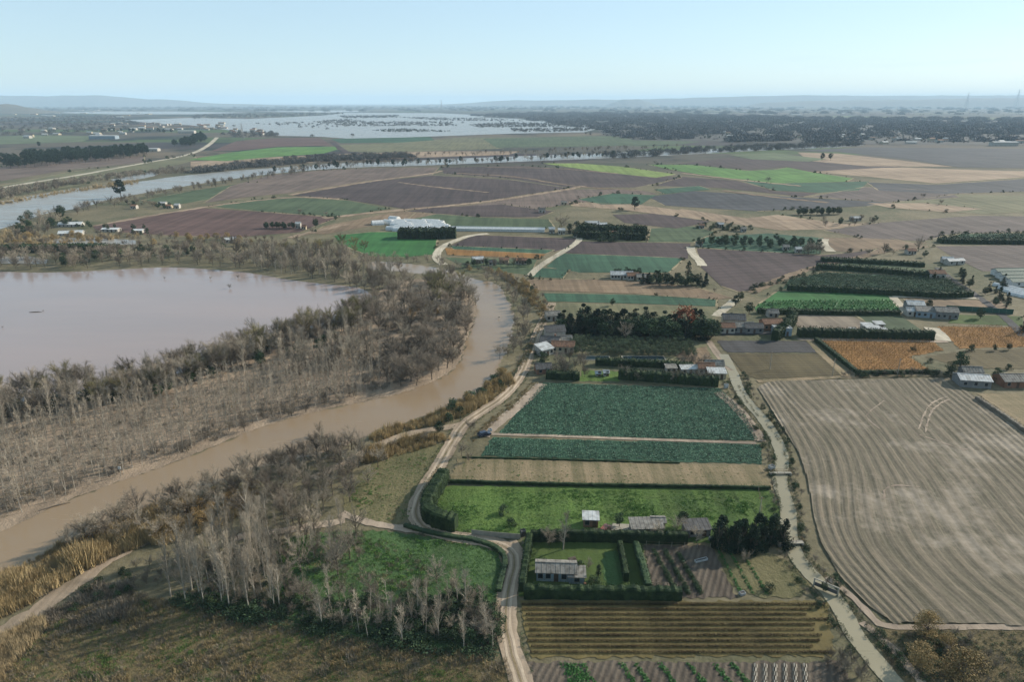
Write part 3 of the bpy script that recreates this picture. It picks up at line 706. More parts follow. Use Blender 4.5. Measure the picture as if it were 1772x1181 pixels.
# ------------------------------------------------------------------ tracks and canal
R = ribbon
R('dirt_track', [(955,525),(948,542),(935,565),(921,600),(906,640),(895,662),(870,690),(832,714),(802,735),(786,760),(768,792),(752,820),(733,848),(719,878),(722,905),(748,922),(800,932),(850,939),(882,950),(893,970),(885,1000),(877,1035),(874,1080),(884,1130),(902,1181),(925,1240)], 4.4, M['dirt'], 7, 'dusty main track running along the levee and past the hedge')
R('dirt_track', [(880,950),(894,947),(906,944)], 5.0, M['dirt'], 6, 'short dusty turning in front of the hedged garden')
MAIN = [(935,565),(921,600),(906,640),(895,662),(870,690),(832,714),(802,735),(786,760),(768,792),(752,820),(733,848),(719,878),(722,905),(748,922),(800,932),(850,939),(882,950),(893,970),(885,1000),(877,1035),(874,1080),(884,1130),(902,1181),(925,1240)]
M['rut'] = soil('worn_ruts', (176, 158, 136), (190, 172, 150), c3=(150, 132, 110), patch=0.3, fine=1.5)
for of_, mt_, w_, lb_ in ((-.85, 'rut', .55, 'left worn rut of the main track'), (.85, 'rut', .55, 'right worn rut of the main track'), (0, 'fallow', .4, 'thin grassy crown of the main track')):
    R('track_rut', MAIN, w_, M[mt_], 8, lb_, 'track', wob=0.5, off=of_)
R('dirt_track', [(800,735),(770,742),(735,745),(690,756),(645,775),(600,800),(540,830)], 3.2, M['dirt'], 6, 'track between the golden reeds on the river bank', wob=0.2)
R('dirt_track', [(-80,1150),(0,1098),(60,1062),(110,1027),(150,998),(195,962),(250,935)], 4.5, M['dirt'], 6, 'dusty path along the reeds at the lower left', wob=0.25)
R('dirt_track', [(590,890),(620,900),(650,908),(700,916),(748,922)], 2.4, M['pink_dirt'], 6, 'narrow footpath joining the hedge track', wob=0.3)
R('dirt_track', [(400,932),(480,922),(560,908),(600,902)], 2.6, M['pink_dirt'], 6, 'narrow path through the poplar grove', wob=0.3)
R('dirt_track', [(938,665),(915,688),(885,715),(850,740),(836,756)], 4.2, M['pink_dirt'], 6, 'pale field margin along the left of the leafy crop')
R('dirt_track', [(850,752),(980,756),(1100,761),(1220,765),(1314,768)], 1.6, M['pink_dirt'], 6, 'thin pale margin between the two leafy crops')
R('dirt_track', [(1242,680),(1268,700),(1290,724),(1304,742),(1313,756),(1316,768)], 3.6, M['pink_dirt'], 6, 'pale margin curving round the right of the leafy crop')
R('dirt_track', [(845,405),(812,408),(780,420),(762,430),(754,442),(758,452),(770,460)], 6.0, M['pale_dirt'], 6, 'pale curving track beyond the river wood')
R('dirt_track', [(1003,412),(1000,420),(975,436),(948,452),(930,465),(915,480)], 5.0, M['pale_dirt'], 6, 'pale track curving between green and brown fields')
R('dirt_track', [(1275,518),(1262,528),(1248,540),(1238,550)], 5.0, M['pale_dirt'], 6, 'pale lane behind the dark conifer wood')
R('dirt_track', [(1195,428),(1197,440),(1212,452),(1215,462)], 6.0, M['pale_dirt'], 6, 'pale track at the left corner of the big ploughed field')
R('dirt_track', [(1425,414),(1424,424),(1438,436)], 7.0, M['pale_dirt'], 6, 'short pale track above the big ploughed field')
R('dirt_track', [(1225,590),(1240,612),(1256,632),(1268,642)], 3.0, M['pink_dirt'], 5, 'lane beside the compound leading to the canal')
R('dirt_track', [(1300,507),(1340,487),(1400,465),(1480,448),(1540,432),(1600,420)], 6.0, M['tan2'], 5, 'field lane slanting past the big ploughed field', wob=0.2)
R('dirt_track', [(1545,514),(1552,524),(1565,536),(1572,544)], 4.5, M['pale_dirt'], 6, 'pale lane bending round the brown field')
R('dirt_track', [(1545,514),(1620,516),(1700,517)], 3.2, M['pale_dirt'], 6, 'pale lane along the top of the brown field')
R('dirt_track', [(1612,568),(1622,578),(1634,592)], 6.5, M['pale_dirt'], 6, 'short pale lane beside the golden vineyard')
R('dirt_track', [(1366,576),(1240,578)], 5.0, M['slate'], 5, 'grey lane below the roadside houses')
R('dirt_track', [(1380,588),(1640,592)], 3.0, M['pink_dirt'], 5, 'thin lane under the long dark hedge')
R('dirt_track', [(1400,590),(1418,610),(1440,630),(1464,652)], 3.0, M['fallow'], 6, 'grassy lane between olive field and rusty vineyard')
R('dirt_track', [(1310,661),(1400,656),(1500,652),(1640,650)], 2.6, M['fallow'], 6, 'grassy lane along the top of the curving rows')
R('dirt_track', [(500,338),(640,314),(755,300),(765,295)], 8.0, M['tan'], 5, 'dry lane behind the large purple field', wob=0.5)
R('dirt_track', [(560,378),(690,364),(830,352),(985,328),(1010,322)], 9.0, M['tan'], 6, 'dry lane in front of the large purple field', wob=0.4)
R('dirt_track', [(590,345),(505,340),(340,360),(160,392)], 7.0, M['tan'], 5, 'dry lane above the reddish field', wob=0.5)
R('dirt_track', [(690,316),(760,325),(850,334)], 5.0, M['tan'], 6, 'broken pale line across the large purple field', wob=0.8)
R('dirt_track', [(790,300),(900,306),(985,323),(1120,331)], 7.0, M['tan2'], 6, 'lane behind the dark central fields', wob=0.5)
R('dirt_track', [(840,290),(960,291),(1070,301)], 8.0, M['tan2'], 6, 'lane crossing the far dark field', wob=0.5)
R('dirt_track', [(1180,300),(1290,313),(1390,323)], 8.0, M['tan'], 6, 'pale lane under the bright wedge', wob=0.5)
R('dirt_track', [(1250,330),(1340,342),(1440,352)], 9.0, M['tan2'], 6, 'tan lane across the slate field', wob=0.5)
R('dirt_track', [(500,412),(560,398),(600,388)], 7.0, M['tan'], 6, 'pale lane dropping to the river wood', wob=0.4)
R('dirt_track', [(575,246),(590,258),(600,264)], 14.0, M['dark_soil'], 6, 'dark lane beside the reddish far field')
R('road', [(-100,348),(0,326),(70,314),(130,305),(230,286),(330,269),(362,252),(376,238)], 11.0, M['pale_dirt'], 6, 'pale levee road at the far left')
R('dirt_track', [(1622,464),(1650,488),(1690,512),(1742,552),(1772,585)], 4.0, M['slate'], 6, 'grey lane past the right hand farms')
R('canal', [(1252,614),(1262,632),(1270,650),(1277,672),(1290,694),(1308,712),(1328,736),(1342,760),(1352,782),(1354,800),(1348,825),(1352,850),(1364,878),(1364,905),(1366,930),(1372,952),(1392,985),(1424,1015),(1448,1042),(1464,1070),(1478,1100),(1508,1138),(1545,1181),(1600,1240)], 3.9, canalm, 5, 'pale muddy irrigation canal winding beside the fields', 'canal', wob=0.07)
R('bank_path', [(1432,1000),(1470,1030),(1505,1064),(1520,1084),(1560,1088),(1640,1086),(1772,1088),(1900,1090)], 1.6, M['pink_dirt'], 6, 'thin bank path along the foot of the curving rows', wob=0.3)
R('bank_path', [(1492,1078),(1530,1110),(1570,1150),(1600,1190)], 1.8, M['pink_dirt'], 6, 'thin bank path beside the canal at the bottom', wob=0.3)

# ------------------------------------------------------------------ vegetation prototypes
P_grey = plant_mat('grey_twigs', (146, 135, 116), (172, 160, 142), sc=0.3)
P_dark = plant_mat('dusky_twigs', (118, 107, 94), (142, 130, 114), sc=0.3)
P_warm = plant_mat('russet_twigs', (122, 112, 98), (146, 136, 120), sc=0.3)
P_yel = plant_mat('yellowish_twigs', (122, 116, 82), (140, 130, 92), sc=0.3)
P_gold = plant_mat('golden_leaves', (140, 114, 72), (162, 134, 88), sc=0.5)
P_ochre = plant_mat('ochre_leaves', (150, 128, 86), (170, 146, 100), sc=0.5)
P_red = plant_mat('red_orange_leaves', (140, 84, 60), (160, 100, 68), sc=0.5, var=0.1)
P_bark = plant_mat('pale_bark', (156, 149, 136), (180, 171, 156), sc=1.0, var=0.2)
P_bark2 = plant_mat('dark_bark', (92, 82, 72), (110, 100, 88), sc=1.0, var=0.2)
P_con = plant_mat('dark_needles', (30, 46, 34), (46, 66, 46), sc=0.4, var=0.25)
P_ever = plant_mat('evergreen_leaves', (52, 70, 50), (68, 86, 56), sc=0.4, var=0.3)
P_oliv = plant_mat('olive_leaves', (84, 96, 72), (100, 112, 84), sc=0.5, var=0.3)
P_hedge = plant_mat('hedge_leaves', (32, 48, 30), (54, 70, 40), sc=0.6, var=0.15)
P_crop = plant_mat('cabbage_leaves', (68, 98, 78), (112, 142, 116), sc=0.5, var=0.6, rough=0.6)
P_veg = plant_mat('vegetable_leaves', (60, 104, 52), (78, 122, 62), sc=0.5, var=0.2, rough=0.6)
P_grass = plant_mat('green_grass', (74, 112, 50), (98, 130, 62), sc=0.3, var=0.2)
P_dry = plant_mat('dry_grass', (146, 128, 92), (168, 150, 112), sc=0.4, var=0.25)
P_reed = plant_mat('golden_reeds', (154, 134, 94), (188, 166, 124), sc=0.25, var=0.4)
P_reed2 = plant_mat('pale_reeds', (168, 148, 112), (184, 166, 132), sc=0.15, var=0.2)
P_vine = plant_mat('vine_leaves', (38, 36, 24), (74, 54, 32), sc=0.5, var=0.2)
P_vine2 = plant_mat('russet_vine_leaves', (132, 96, 56), (152, 116, 64), sc=0.4, var=0.2)

def bare_parts(seed, h, r, style, nt_, tw=0.022, tl=1.1):
    """trunk+limbs and a crown of fine twigs. style: 'poplar' upright, 'round' spreading, 'sapling' thin"""
    rd = random.Random(seed); tr = MB(); cr_ = MB()
    lean = Vector((rd.gauss(0, .04), rd.gauss(0, .04), 1))
    def tp(t): return Vector((lean.x * h * t + math.sin(t*5+seed)*0.12, lean.y * h * t + math.cos(t*4+seed)*0.12, h * t))
    r0 = h * {'poplar': 0.014, 'round': 0.018, 'sapling': 0.008}[style]
    top = {'poplar': 0.97, 'round': 0.55, 'sapling': 0.95}[style]
    ks = [i / 6 * top for i in range(7)]
    tr.tube([tp(t) for t in ks], [r0 * (1 - 0.85 * t / top) + 0.015 for t in ks], 6 if style != 'sapling' else 4)
    nl = {'poplar': 26, 'round': 16, 'sapling': 9}[style]
    ends = []
    for i in range(nl):
        a = rd.random() * 6.283
        if style == 'round':
            t0 = rd.uniform(0.12, 0.55); el = rd.uniform(0.25, 1.25); L = r * rd.uniform(0.75, 1.15) if el < 0.8 else (h * (1 - t0)) * rd.uniform(0.7, 0.95)
        elif style == 'poplar':
            t0 = rd.uniform(0.15, 0.9); el = rd.uniform(0.9, 1.3); L = min(h * (1 - t0) * 1.0, h * 0.30) * rd.uniform(0.6, 1.1)
        else:
            t0 = rd.uniform(0.3, 0.9); el = rd.uniform(0.6, 1.2); L = h * 0.16 * rd.uniform(0.5, 1.1)
        b = tp(t0 * (1 if style == 'round' else 1)); d = Vector((math.cos(a) * math.cos(el), math.sin(a) * math.cos(el), math.sin(el)))
        pts = [b]; dd = d.copy()
        for s in range(3):
            dd = (dd + Vector((rd.gauss(0, .12), rd.gauss(0, .12), 0.14 if style != 'sapling' else 0.05))).normalized(); pts.append(pts[-1] + dd * L / 3)
        tr.tube(pts, [r0 * .42, r0 * .3, r0 * .18, r0 * .07 + 0.006], 3)
        ends.append((pts, L))
    for k in range(nt_):
        pts, L = ends[rd.randrange(len(ends))]
        q = rd.uniform(0.25, 1.0) * 3; i = min(2, int(q)); p = pts[i].lerp(pts[i+1], q - i); d = (pts[i+1] - pts[i]).normalized()
        d2 = (d + Vector((rd.gauss(0, .65), rd.gauss(0, .65), rd.gauss(0.15, .45)))).normalized()
        l = tl * rd.uniform(0.5, 1.4) * (1.1 - 0.25 * q / 3)
        e = p + d2 * l; cr_.twig(p, e, tw)
        for _ in range(3):
            s = p.lerp(e, rd.uniform(0.3, 0.95)); d3 = (d2 + Vector((rd.gauss(0, .7), rd.gauss(0, .7), rd.gauss(0.1, .5)))).normalized()
            cr_.twig(s, s + d3 * l * rd.uniform(.3, .7), tw * 0.8)
    return tr, cr_
def leafy_parts(seed, h, r, n, leaf, shape='round', base=0.1, trunk=0.3):
    rd = random.Random(seed); tr = MB(); cr_ = MB()
    tr.tube([(0,0,0), (rd.gauss(0,.1),rd.gauss(0,.1),h*trunk), (0,0,h*.8)], [h*.02+.03, h*.016+.02, .02], 6)
    for i in range(6):
        a = i + rd.random(); tr.tube([(0,0,h*.25), (math.cos(a)*r*.35, math.sin(a)*r*.35, h*.5), (math.cos(a)*r*.6, math.sin(a)*r*.6, h*.68)], [h*.01+.01, h*.007+.01, .01], 3)
    cl = []
    nc = {'round': 26, 'cone': 30, 'column': 26, 'bush': 16}[shape]
    for i in range(nc):
        a = rd.random() * 6.283
        if shape == 'round':
            u = rd.uniform(-0.9, 1); rr = math.sqrt(max(0, 1 - u*u)) * rd.uniform(.45, .95)
            c = Vector((math.cos(a)*rr*r*.8, math.sin(a)*rr*r*.8, h*(base + (1-base)*.5) + u * h*(1-base)*.40)); s = r * rd.uniform(.26, .42)
        elif shape == 'bush':
            u = rd.uniform(0, 1); rr = math.sqrt(max(0, 1 - u*u)) * rd.uniform(.4, .95)
            c = Vector((math.cos(a)*rr*r*.8, math.sin(a)*rr*r*.8, h * (.12 + .7 * u))); s = r * rd.uniform(.26, .42)
        elif shape == 'cone':
            t = rd.random() ** 1.3; rr = (1 - t) ** 0.8 * rd.uniform(.5, .95)
            c = Vector((math.cos(a)*rr*r*.85, math.sin(a)*rr*r*.85, h*(base + (1-base)*t*.93))); s = r * (.2 + .28*(1-t))
        else:
            t = rd.random(); w = math.sin(math.pi * (0.12 + .86*t)) ** .6
            c = Vector((math.cos(a)*w*r*.5, math.sin(a)*w*r*.5, h*(base + (1-base)*t*.95))); s = r * .5 * w + .1
        cl.append((c, s))
    for i in range(n):
        c, s = cl[rd.randrange(len(cl))]
        d = Vector((rd.gauss(0,1), rd.gauss(0,1), rd.gauss(0,1))).normalized() * s * rd.uniform(.55, 1.12)
        d.z *= 0.8
        q = c + d; q.z = max(0.05, q.z); cr_.leaf(q, leaf, rd, up=.5)
    return tr, cr_
class Kind:
    """one kind of tree: a few variants, each a thing with trunk and crown, or (small in the picture) a single mesh"""
    def __init__(s, name, cat, variants, hs, bark, leafm):
        s.name, s.cat, s.hs = name, cat, hs; s.bark, s.leafm = bark, leafm
        s.tr = [v[0].mesh(name + '_trunk', bark) for v in variants]; s.cr = [v[1].mesh(name + '_crown', leafm) for v in variants]
        s.one = []
        for t, c in variants:
            m = MB(); m.v = t.v + c.v; n = len(t.v); m.f = t.f + [tuple(i + n for i in f) for f in c.f]; m.m = [0] * len(t.f) + [1] * len(c.f)
            s.one.append(m.mesh(name, [bark, leafm]))
    def put(s, x, y, h, label, group=None, rnd=RNG, parts=None, wide=1.0, z=0.0, cat=None, name=None):
        k = rnd.randrange(len(s.tr)); sc = h / s.hs; rz = rnd.random() * 6.283
        d = math.hypot(x, y)
        if parts is None: parts = d < 235
        if parts:
            o = empty(name or s.name, (x, y, z), rz, sc)
            t = bpy.data.objects.new('trunk', s.tr[k]); link(t, o); c = bpy.data.objects.new('crown', s.cr[k]); link(c, o)
        else:
            o = bpy.data.objects.new(name or s.name, s.one[k]); link(o); o.location = (x, y, z); o.rotation_euler = (0, 0, rz); o.scale = (sc,) * 3
        if wide != 1.0: o.scale = (sc * wide, sc * wide, sc)
        return tag(o, label, cat or s.cat, group)
def V(fn, seeds, **k): return [fn(s, **k) for s in seeds]
K_poplar = Kind('bare_poplar', 'bare tree', V(bare_parts, (1, 2, 3, 4), h=14, r=3, style='poplar', nt_=280, tw=0.025, tl=1.3), 14, P_bark, P_grey)
K_grey = Kind('bare_tree', 'bare tree', V(bare_parts, (11, 12, 13, 14), h=10, r=4.2, style='round', nt_=430, tw=0.028, tl=1.3), 10, P_bark2, P_grey)
K_dark = Kind('bare_tree', 'bare tree', V(bare_parts, (21, 22, 23), h=10, r=4.4, style='round', nt_=620, tw=0.036, tl=1.3), 10, P_bark2, P_dark)
K_warm = Kind('bare_shrub', 'bare shrub', V(bare_parts, (31, 32), h=4, r=2.6, style='round', nt_=330, tw=0.022, tl=0.75), 4, P_bark2, P_warm)
K_yel = Kind('willow', 'willow', V(bare_parts, (41, 42), h=10, r=4.4, style='round', nt_=640, tw=0.034, tl=1.3), 10, P_bark2, P_yel)
K_sap = Kind('bare_sapling', 'sapling', V(bare_parts, (51, 52, 53, 54, 55), h=9, r=1.2, style='sapling', nt_=70, tw=0.028, tl=0.8), 9, P_bark, P_grey)
K_con = Kind('conifer', 'conifer', V(leafy_parts, (61, 62, 63), h=9, r=2.4, n=2300, leaf=.2, shape='cone', base=.03), 9, P_bark2, P_con)
K_cyp = Kind('cypress', 'cypress', V(leafy_parts, (64, 65, 66), h=9, r=1.5, n=1100, leaf=.2, shape='column', base=.02), 9, P_bark2, P_con)
K_ever = Kind('evergreen_tree', 'evergreen tree', V(leafy_parts, (71, 72, 73), h=7, r=3, n=1500, leaf=.24, shape='round', base=.12), 7, P_bark2, P_ever)
K_pine = Kind('pine_tree', 'pine tree', V(leafy_parts, (74, 75), h=12, r=4.5, n=1300, leaf=.45, shape='round', base=.25), 12, P_bark2, P_con)
K_bush = Kind('evergreen_bush', 'bush', V(leafy_parts, (76, 77, 78), h=2.6, r=1.9, n=700, leaf=.15, shape='bush'), 2.6, P_bark2, P_ever)
K_fruit = Kind('orchard_tree', 'fruit tree', V(leafy_parts, (81, 82, 83), h=3, r=1.6, n=650, leaf=.15, shape='round', base=.2), 3, P_bark2, P_oliv)
K_gold = Kind('golden_bush', 'bush', V(leafy_parts, (84, 85), h=4, r=2.2, n=1100, leaf=.13, shape='bush'), 4, P_bark2, P_gold)
K_ochre = Kind('ochre_bush', 'bush', V(leafy_parts, (86, 87, 88), h=4.5, r=2.6, n=3200, leaf=.12, shape='round', base=.0), 4.5, P_bark2, P_ochre)
K_red = Kind('autumn_tree', 'autumn tree', V(leafy_parts, (89,), h=9, r=4.5, n=1200, leaf=.3, shape='round'), 9, P_bark2, P_red)

# small growth for scattering
def tuft(seed, n, h, w, spread, mat, lean=.35):
    rd = random.Random(seed); m = MB()
    for i in range(n):
        a = rd.random() * 6.283; rr = spread * math.sqrt(rd.random()); b = Vector((math.cos(a)*rr, math.sin(a)*rr, 0))
        d = Vector((rd.gauss(0, lean), rd.gauss(0, lean), 1)).normalized() * h * rd.uniform(.5, 1.15)
        s = Vector((-d.y, d.x, 0)) if abs(d.x)+abs(d.y) > .01 else Vector((1,0,0)); an = rd.random()*6.283
        s = Vector((math.cos(an), math.sin(an), 0)) * w
        m.face([b - s, b + s, b + d * .6 + s * .8 + Vector((0,0,0)), b + d]); 
    return m.mesh('tuft', mat)
def clump(seed, n, r, h, leaf, mat):
    rd = random.Random(seed); m = MB()
    for i in range(n):
        a = rd.random()*6.283; rr = r*math.sqrt(rd.random()); u = rd.random()
        m.leaf((math.cos(a)*rr*(1-u*.5), math.sin(a)*rr*(1-u*.5), h*u), leaf, rd, up=1.2)
    return m.mesh('clump', mat)
S_grass = [tuft(i, 26, .38, .03, .5, P_grass) for i in (1, 2)]
S_dry = [tuft(i, 34, .8, .035, .55, P_dry) for i in (3, 4, 5)]
S_drylow = [tuft(i, 24, .35, .035, .6, P_dry) for i in (6, 7)]
S_reed = [tuft(i, 46, 2.6, .05, .8, P_reed, .16) for i in (8, 9, 10)]
S_reed2 = [tuft(i, 46, 2.2, .05, .8, P_reed2, .2) for i in (11, 12)]
S_brown = [tuft(i, 40, .9, .035, .8, P_warm, .5) for i in (13, 14)]
S_cab = [clump(i, 16, .34, .32, .15, P_crop) for i in (15, 16, 17)]
S_veg = [clump(i, 16, .3, .35, .13, P_veg) for i in (18, 19)]
S_green = [clump(i, 46, .75, .8, .13, P_ever) for i in (20, 21, 22)]
S_mead = [clump(i, 30, .6, .35, .11, P_grass) for i in (23, 24)]
S_vine = [clump(i, 30, .5, .9, .13, P_vine2) for i in (25, 26)]

# ------------------------------------------------------------------ hedges and tree belts
def hedge_mesh(pts, width, height, leaf, dens, seed, mat=None, wav=.16):
    rd = random.Random(seed); m = MB(); pts = resample(pts, 0.8); n = len(pts); prof = []
    for i, p in enumerate(pts):
        a = pts[max(0, i-1)]; b = pts[min(n-1, i+1)]; t = (b-a).normalized(); nn = Vector((-t.y, t.x, 0))
        h = height * (1 + rd.uniform(-wav, wav) * .6); w = width/2 * (1 + rd.uniform(-wav, wav))
        prof.append((p, nn, h, w)); k = len(m.v)
        for s, z in ((-.9, 0), (-.9, .85), (-.6, .95), (.6, .95), (.9, .85), (.9, 0)):
            q = p + nn * w * s; m.v.append((q.x, q.y, h * z))
    for i in range(n - 1):
        for j in range(5):
            a = i*6+j; m.f.append((a, a+6, a+7, a+1)); m.m.append(0)
    m.f.append((5,4,3,2,1,0)); m.m.append(0); a = (n-1)*6; m.f.append(tuple(a+i for i in range(6))); m.m.append(0)
    per = int(dens * .8 * (height * 2 + width))
    for i in range(n - 1):
        p, nn, h, w = prof[i]; q = prof[i+1][0]
        for _ in range(per):
            c = p.lerp(q, rd.random()); u = rd.uniform(0, 2*h + 2*w)
            if u < h: s, z = -w, u
            elif u < h + 2*w: s, z = -w + (u - h), h
            else: s, z = w, u - h - 2*w
            r = c + nn * (s + rd.gauss(0, .06)); m.leaf((r.x, r.y, z + rd.gauss(0, .1) + (rd.random() ** 4) * .6), leaf, rd, up=.4)
    return m
def hedge(name, px, width, height, label, leaf=.13, dens=9, mat=None, seed=1, cat='hedge', sm=1, group=None):
    w = path_pts(px, sm); c = w[0].copy()
    m = hedge_mesh([p - c for p in w], width, height, leaf, dens, seed)
    o = m.build(name, mat or P_hedge, loc=c); return tag(o, label, cat, group)
hedge('hedge', [(768,832),(757,852),(746,870),(738,886),(742,900),(760,912),(794,917)], 3.6, 4.3, 'tall clipped hedge bending round the left end of the bright meadow', dens=12, sm=2, seed=3)
hedge('hedge', [(918,936),(1000,936),(1105,938),(1190,940)], 1.8, 3.0, 'dark clipped hedge along the back of the walled garden', seed=4)
hedge('hedge', [(906,1033),(1000,1034),(1100,1035),(1180,1036)], 2.0, 2.9, 'long dark clipped hedge between the garden and the vineyard', seed=5, dens=12)
hedge('hedge', [(916,940),(910,980),(903,1028)], 1.6, 2.9, 'clipped hedge between the main track and the long house', seed=6, dens=12)
hedge('hedge', [(1100,948),(1110,980),(1122,1024)], 1.6, 2.0, 'low loose hedge between lawn and vegetable plots', seed=7, leaf=.16, mat=P_ever)
hedge('hedge', [(1072,950),(1084,1012)], 1.2, 2.6, 'narrow dark hedge on the right side of the small lawn', seed=8)
hedge('hedge', [(1380,582),(1440,583),(1520,585),(1615,588)], 4, 4.0, 'long straight dark hedge behind the rusty vineyard', leaf=.3, dens=3, seed=9)
hedge('hedge', [(1340,590),(1375,560),(1366,548)], 3.5, 5.0, 'short dark hedge beside the white shed', leaf=.3, dens=3, seed=10)
hedge('hedge', [(1070,655),(1130,660),(1245,668)], 3.5, 3.8, 'dark scruffy hedge at the head of the leafy crop, right part', leaf=.3, dens=4, seed=11)
hedge('hedge', [(945,655),(1005,658)], 3.0, 3.2, 'dark scruffy hedge at the head of the leafy crop, left part', leaf=.3, dens=4, seed=12)
hedge('hedge', [(1030,632),(1130,635),(1200,640)], 3, 3.0, 'dark hedge inside the compound below the orchard', leaf=.3, dens=4, seed=13)
hedge('hedge', [(1362,503),(1440,506),(1540,511),(1640,517),(1680,514)], 3, 3.4, 'dark front edge of the tall crop block', leaf=.4, dens=2, seed=14, cat='hedge')
hedge('hedge', [(1310,542),(1440,545),(1555,545)], 3, 2.4, 'dark hedge below the striped green field', leaf=.4, dens=2, seed=15)
hedge('hedge', [(1412,465),(1500,470),(1620,482)], 5, 3.4, 'dark hedge above the tall crop block', leaf=.5, dens=1.5, seed=16)
hedge('hedge', [(1420,452),(1500,456),(1600,462)], 4, 2.8, 'thin upper hedge by the right hand farm', leaf=.5, dens=1.2, seed=17)
hedge('hedge', [(1625,420),(1700,421),(1820,423)], 8, 3.6, 'dark hedge in front of the orchard at the right edge', leaf=.7, dens=.8, seed=18)
hedge('hedge', [(1480,647),(1540,647),(1626,646)], 1.6, 1.5, 'dark low hedge at the foot of the rusty vineyard', leaf=.2, dens=4, seed=19)
hedge('hedge', [(1412,590),(1440,612),(1480,645)], 2.0, 1.6, 'dark low hedge slanting down the left of the rusty vineyard', leaf=.2, dens=4, seed=20)
hedge('hedge', [(690,412),(740,412),(790,411)], 12, 7, 'solid black green hedge block beside the white tunnels', leaf=.8, dens=1.4, seed=21)
hedge('hedge', [(1000,402),(1060,404),(1120,406)], 7, 6, 'dark hedge at the front of the farm tree clump', leaf=.8, dens=1.2, seed=22)
hedge('hedge', [(1000,411),(1060,413),(1118,415)], 7, 5, 'lower dark hedge at the front of the farm tree clump', leaf=.8, dens=1.2, seed=23)
hedge('hedge', [(0,437),(70,436),(140,434),(210,436)], 6, 5, 'dark hedge strip behind the lagoon', leaf=.6, dens=1.2, seed=24)
hedge('hedge', [(1690,692),(1720,712),(1745,728),(1772,748),(1800,766)], 1.6, 1.4, 'brown weedy ditch hedge along the right side of the curving rows', leaf=.16, dens=5, seed=25, mat=P_warm)
hedge('hedge', [(778,836),(900,840),(1050,843),(1200,845),(1335,848)], .9, 1.1, 'thin dark hedge between fallow strip and bright meadow', leaf=.13, dens=5, seed=26, sm=0)
hedge('hedge', [(800,793),(900,795),(1040,799),(1180,803)], .5, .5, 'low weedy bank under the lower leafy crop', leaf=.12, dens=6, seed=27, sm=0)
hedge('hedge', [(700,912),(755,928),(830,938),(868,955),(876,975),(866,1010),(862,1030)], 1.3, 1.0, 'low bramble hedge along the inside of the track bend', leaf=.14, dens=6, seed=28, mat=P_ever, sm=2)

# ------------------------------------------------------------------ trees
PENDING = []          # bare trees wait here: the 285 that show largest become things, the rest one wood
def plant(kind, zone, n, h, label, group, mind=2.0, seed=1, line=None, width=6, wide=1.0, rest=None, maxn=300, name=None):
    rd = random.Random(seed)
    pts = line_points(line, n, width, rd) if line else zone_points(zone, n, rd, mind)
    pts.sort(key=lambda p: p[0]**2 + p[1]**2)
    for (x, y) in pts[:maxn]:
        kk = kind if not isinstance(kind, (list, tuple)) else kind[rd.randrange(len(kind))]
        if kk.name == 'bare_tree':
            PENDING.append((kk, x, y, rd.uniform(h * .78, h * 1.18), label, group, wide * rd.uniform(.85, 1.15))); continue
        kk.put(x, y, rd.uniform(h * .78, h * 1.18), label, group, rd, wide=wide * rd.uniform(.85, 1.15), name=name)
    if len(pts) > maxn:
        kk = kind if not isinstance(kind, (list, tuple)) else kind[0]
        scatter(kk.name + '_thicket', [(x, y, 0, h / kk.hs) for x, y in pts[maxn:]], kk.one, rest or label, 'thicket', .8, 1.2, seed)
# the big flooded wood between lagoon and river
plant([K_grey, K_grey, K_dark, K_yel], None, 165, 11, 'grey bare tree in the belt lining the near shore of the lagoon', 'bare trees on the near shore of the lagoon', line=[(-60,728),(0,716),(60,704),(150,694),(250,674),(330,652),(420,616),(530,584),(600,568),(650,545)], width=20, seed=31)
plant([K_poplar], None, 46, 12, 'slender pale poplar behind the near shore of the lagoon', 'poplars behind the near shore', line=[(-20,740),(100,716),(250,690),(400,640),(560,590),(640,575)], width=16, seed=32)
plant([K_ever], None, 22, 5.5, 'dark evergreen shrub tree under the bare belt by the lagoon', 'dark evergreens under the bare belt', line=[(0,735),(150,706),(300,680),(420,630),(600,585)], width=16, seed=33)
plant([K_grey, K_dark, K_dark], [(640,500),(700,478),(800,490),(826,524),(818,562),(800,612),(700,600),(650,575),(640,540)], 105, 9.5, 'dusky bare tree in the thick wood inside the river bend', 'bare trees inside the river bend', mind=3.4, seed=34)
plant([K_dark], [(655,640),(700,612),(790,600),(798,622),(776,645),(730,668),(670,672)], 30, 9, 'dark round bare tree on the inner river bank', 'dark round trees on the inner river bank', mind=3.6, seed=35, wide=1.15)
plant([K_yel], [(730,490),(800,490),(812,520),(760,530)], 16, 8.5, 'yellowish willow at the top of the river bend', 'yellowish willows', mind=4, seed=36)
plant([K_gold], [(690,535),(750,530),(780,545),(700,556)], 9, 4.5, 'small ochre tree in the middle of the grey wood', 'ochre trees in the grey wood', mind=3, seed=37)
plant([K_poplar, K_grey], [(470,635),(560,600),(640,580),(660,600),(600,640),(500,660)], 40, 9.5, 'pale bare tree at the edge of the clearing in the wood', 'bare trees at the clearing', mind=3.6, seed=38)
plant([K_sap], [(-40,760),(150,716),(330,676),(480,650),(600,612),(660,618),(660,668),(600,694),(480,722),(400,748),(330,778),(240,814),(140,850),(40,890),(-40,920)], 860, 8.4, 'thin bare sapling standing in the open flooded plantation', 'saplings in the flooded plantation', mind=2.2, seed=39, rest='rows of thin bare saplings deeper in the flooded plantation')
plant([K_warm], [(-20,900),(80,868),(150,840),(250,806),(330,776),(400,748),(480,720),(600,690),(660,676),(640,660),(480,700),(330,756),(150,820),(0,880)], 60, 2.6, 'low brown shrub along the left edge of the river', 'shrubs along the left river edge', mind=2.5, seed=40)
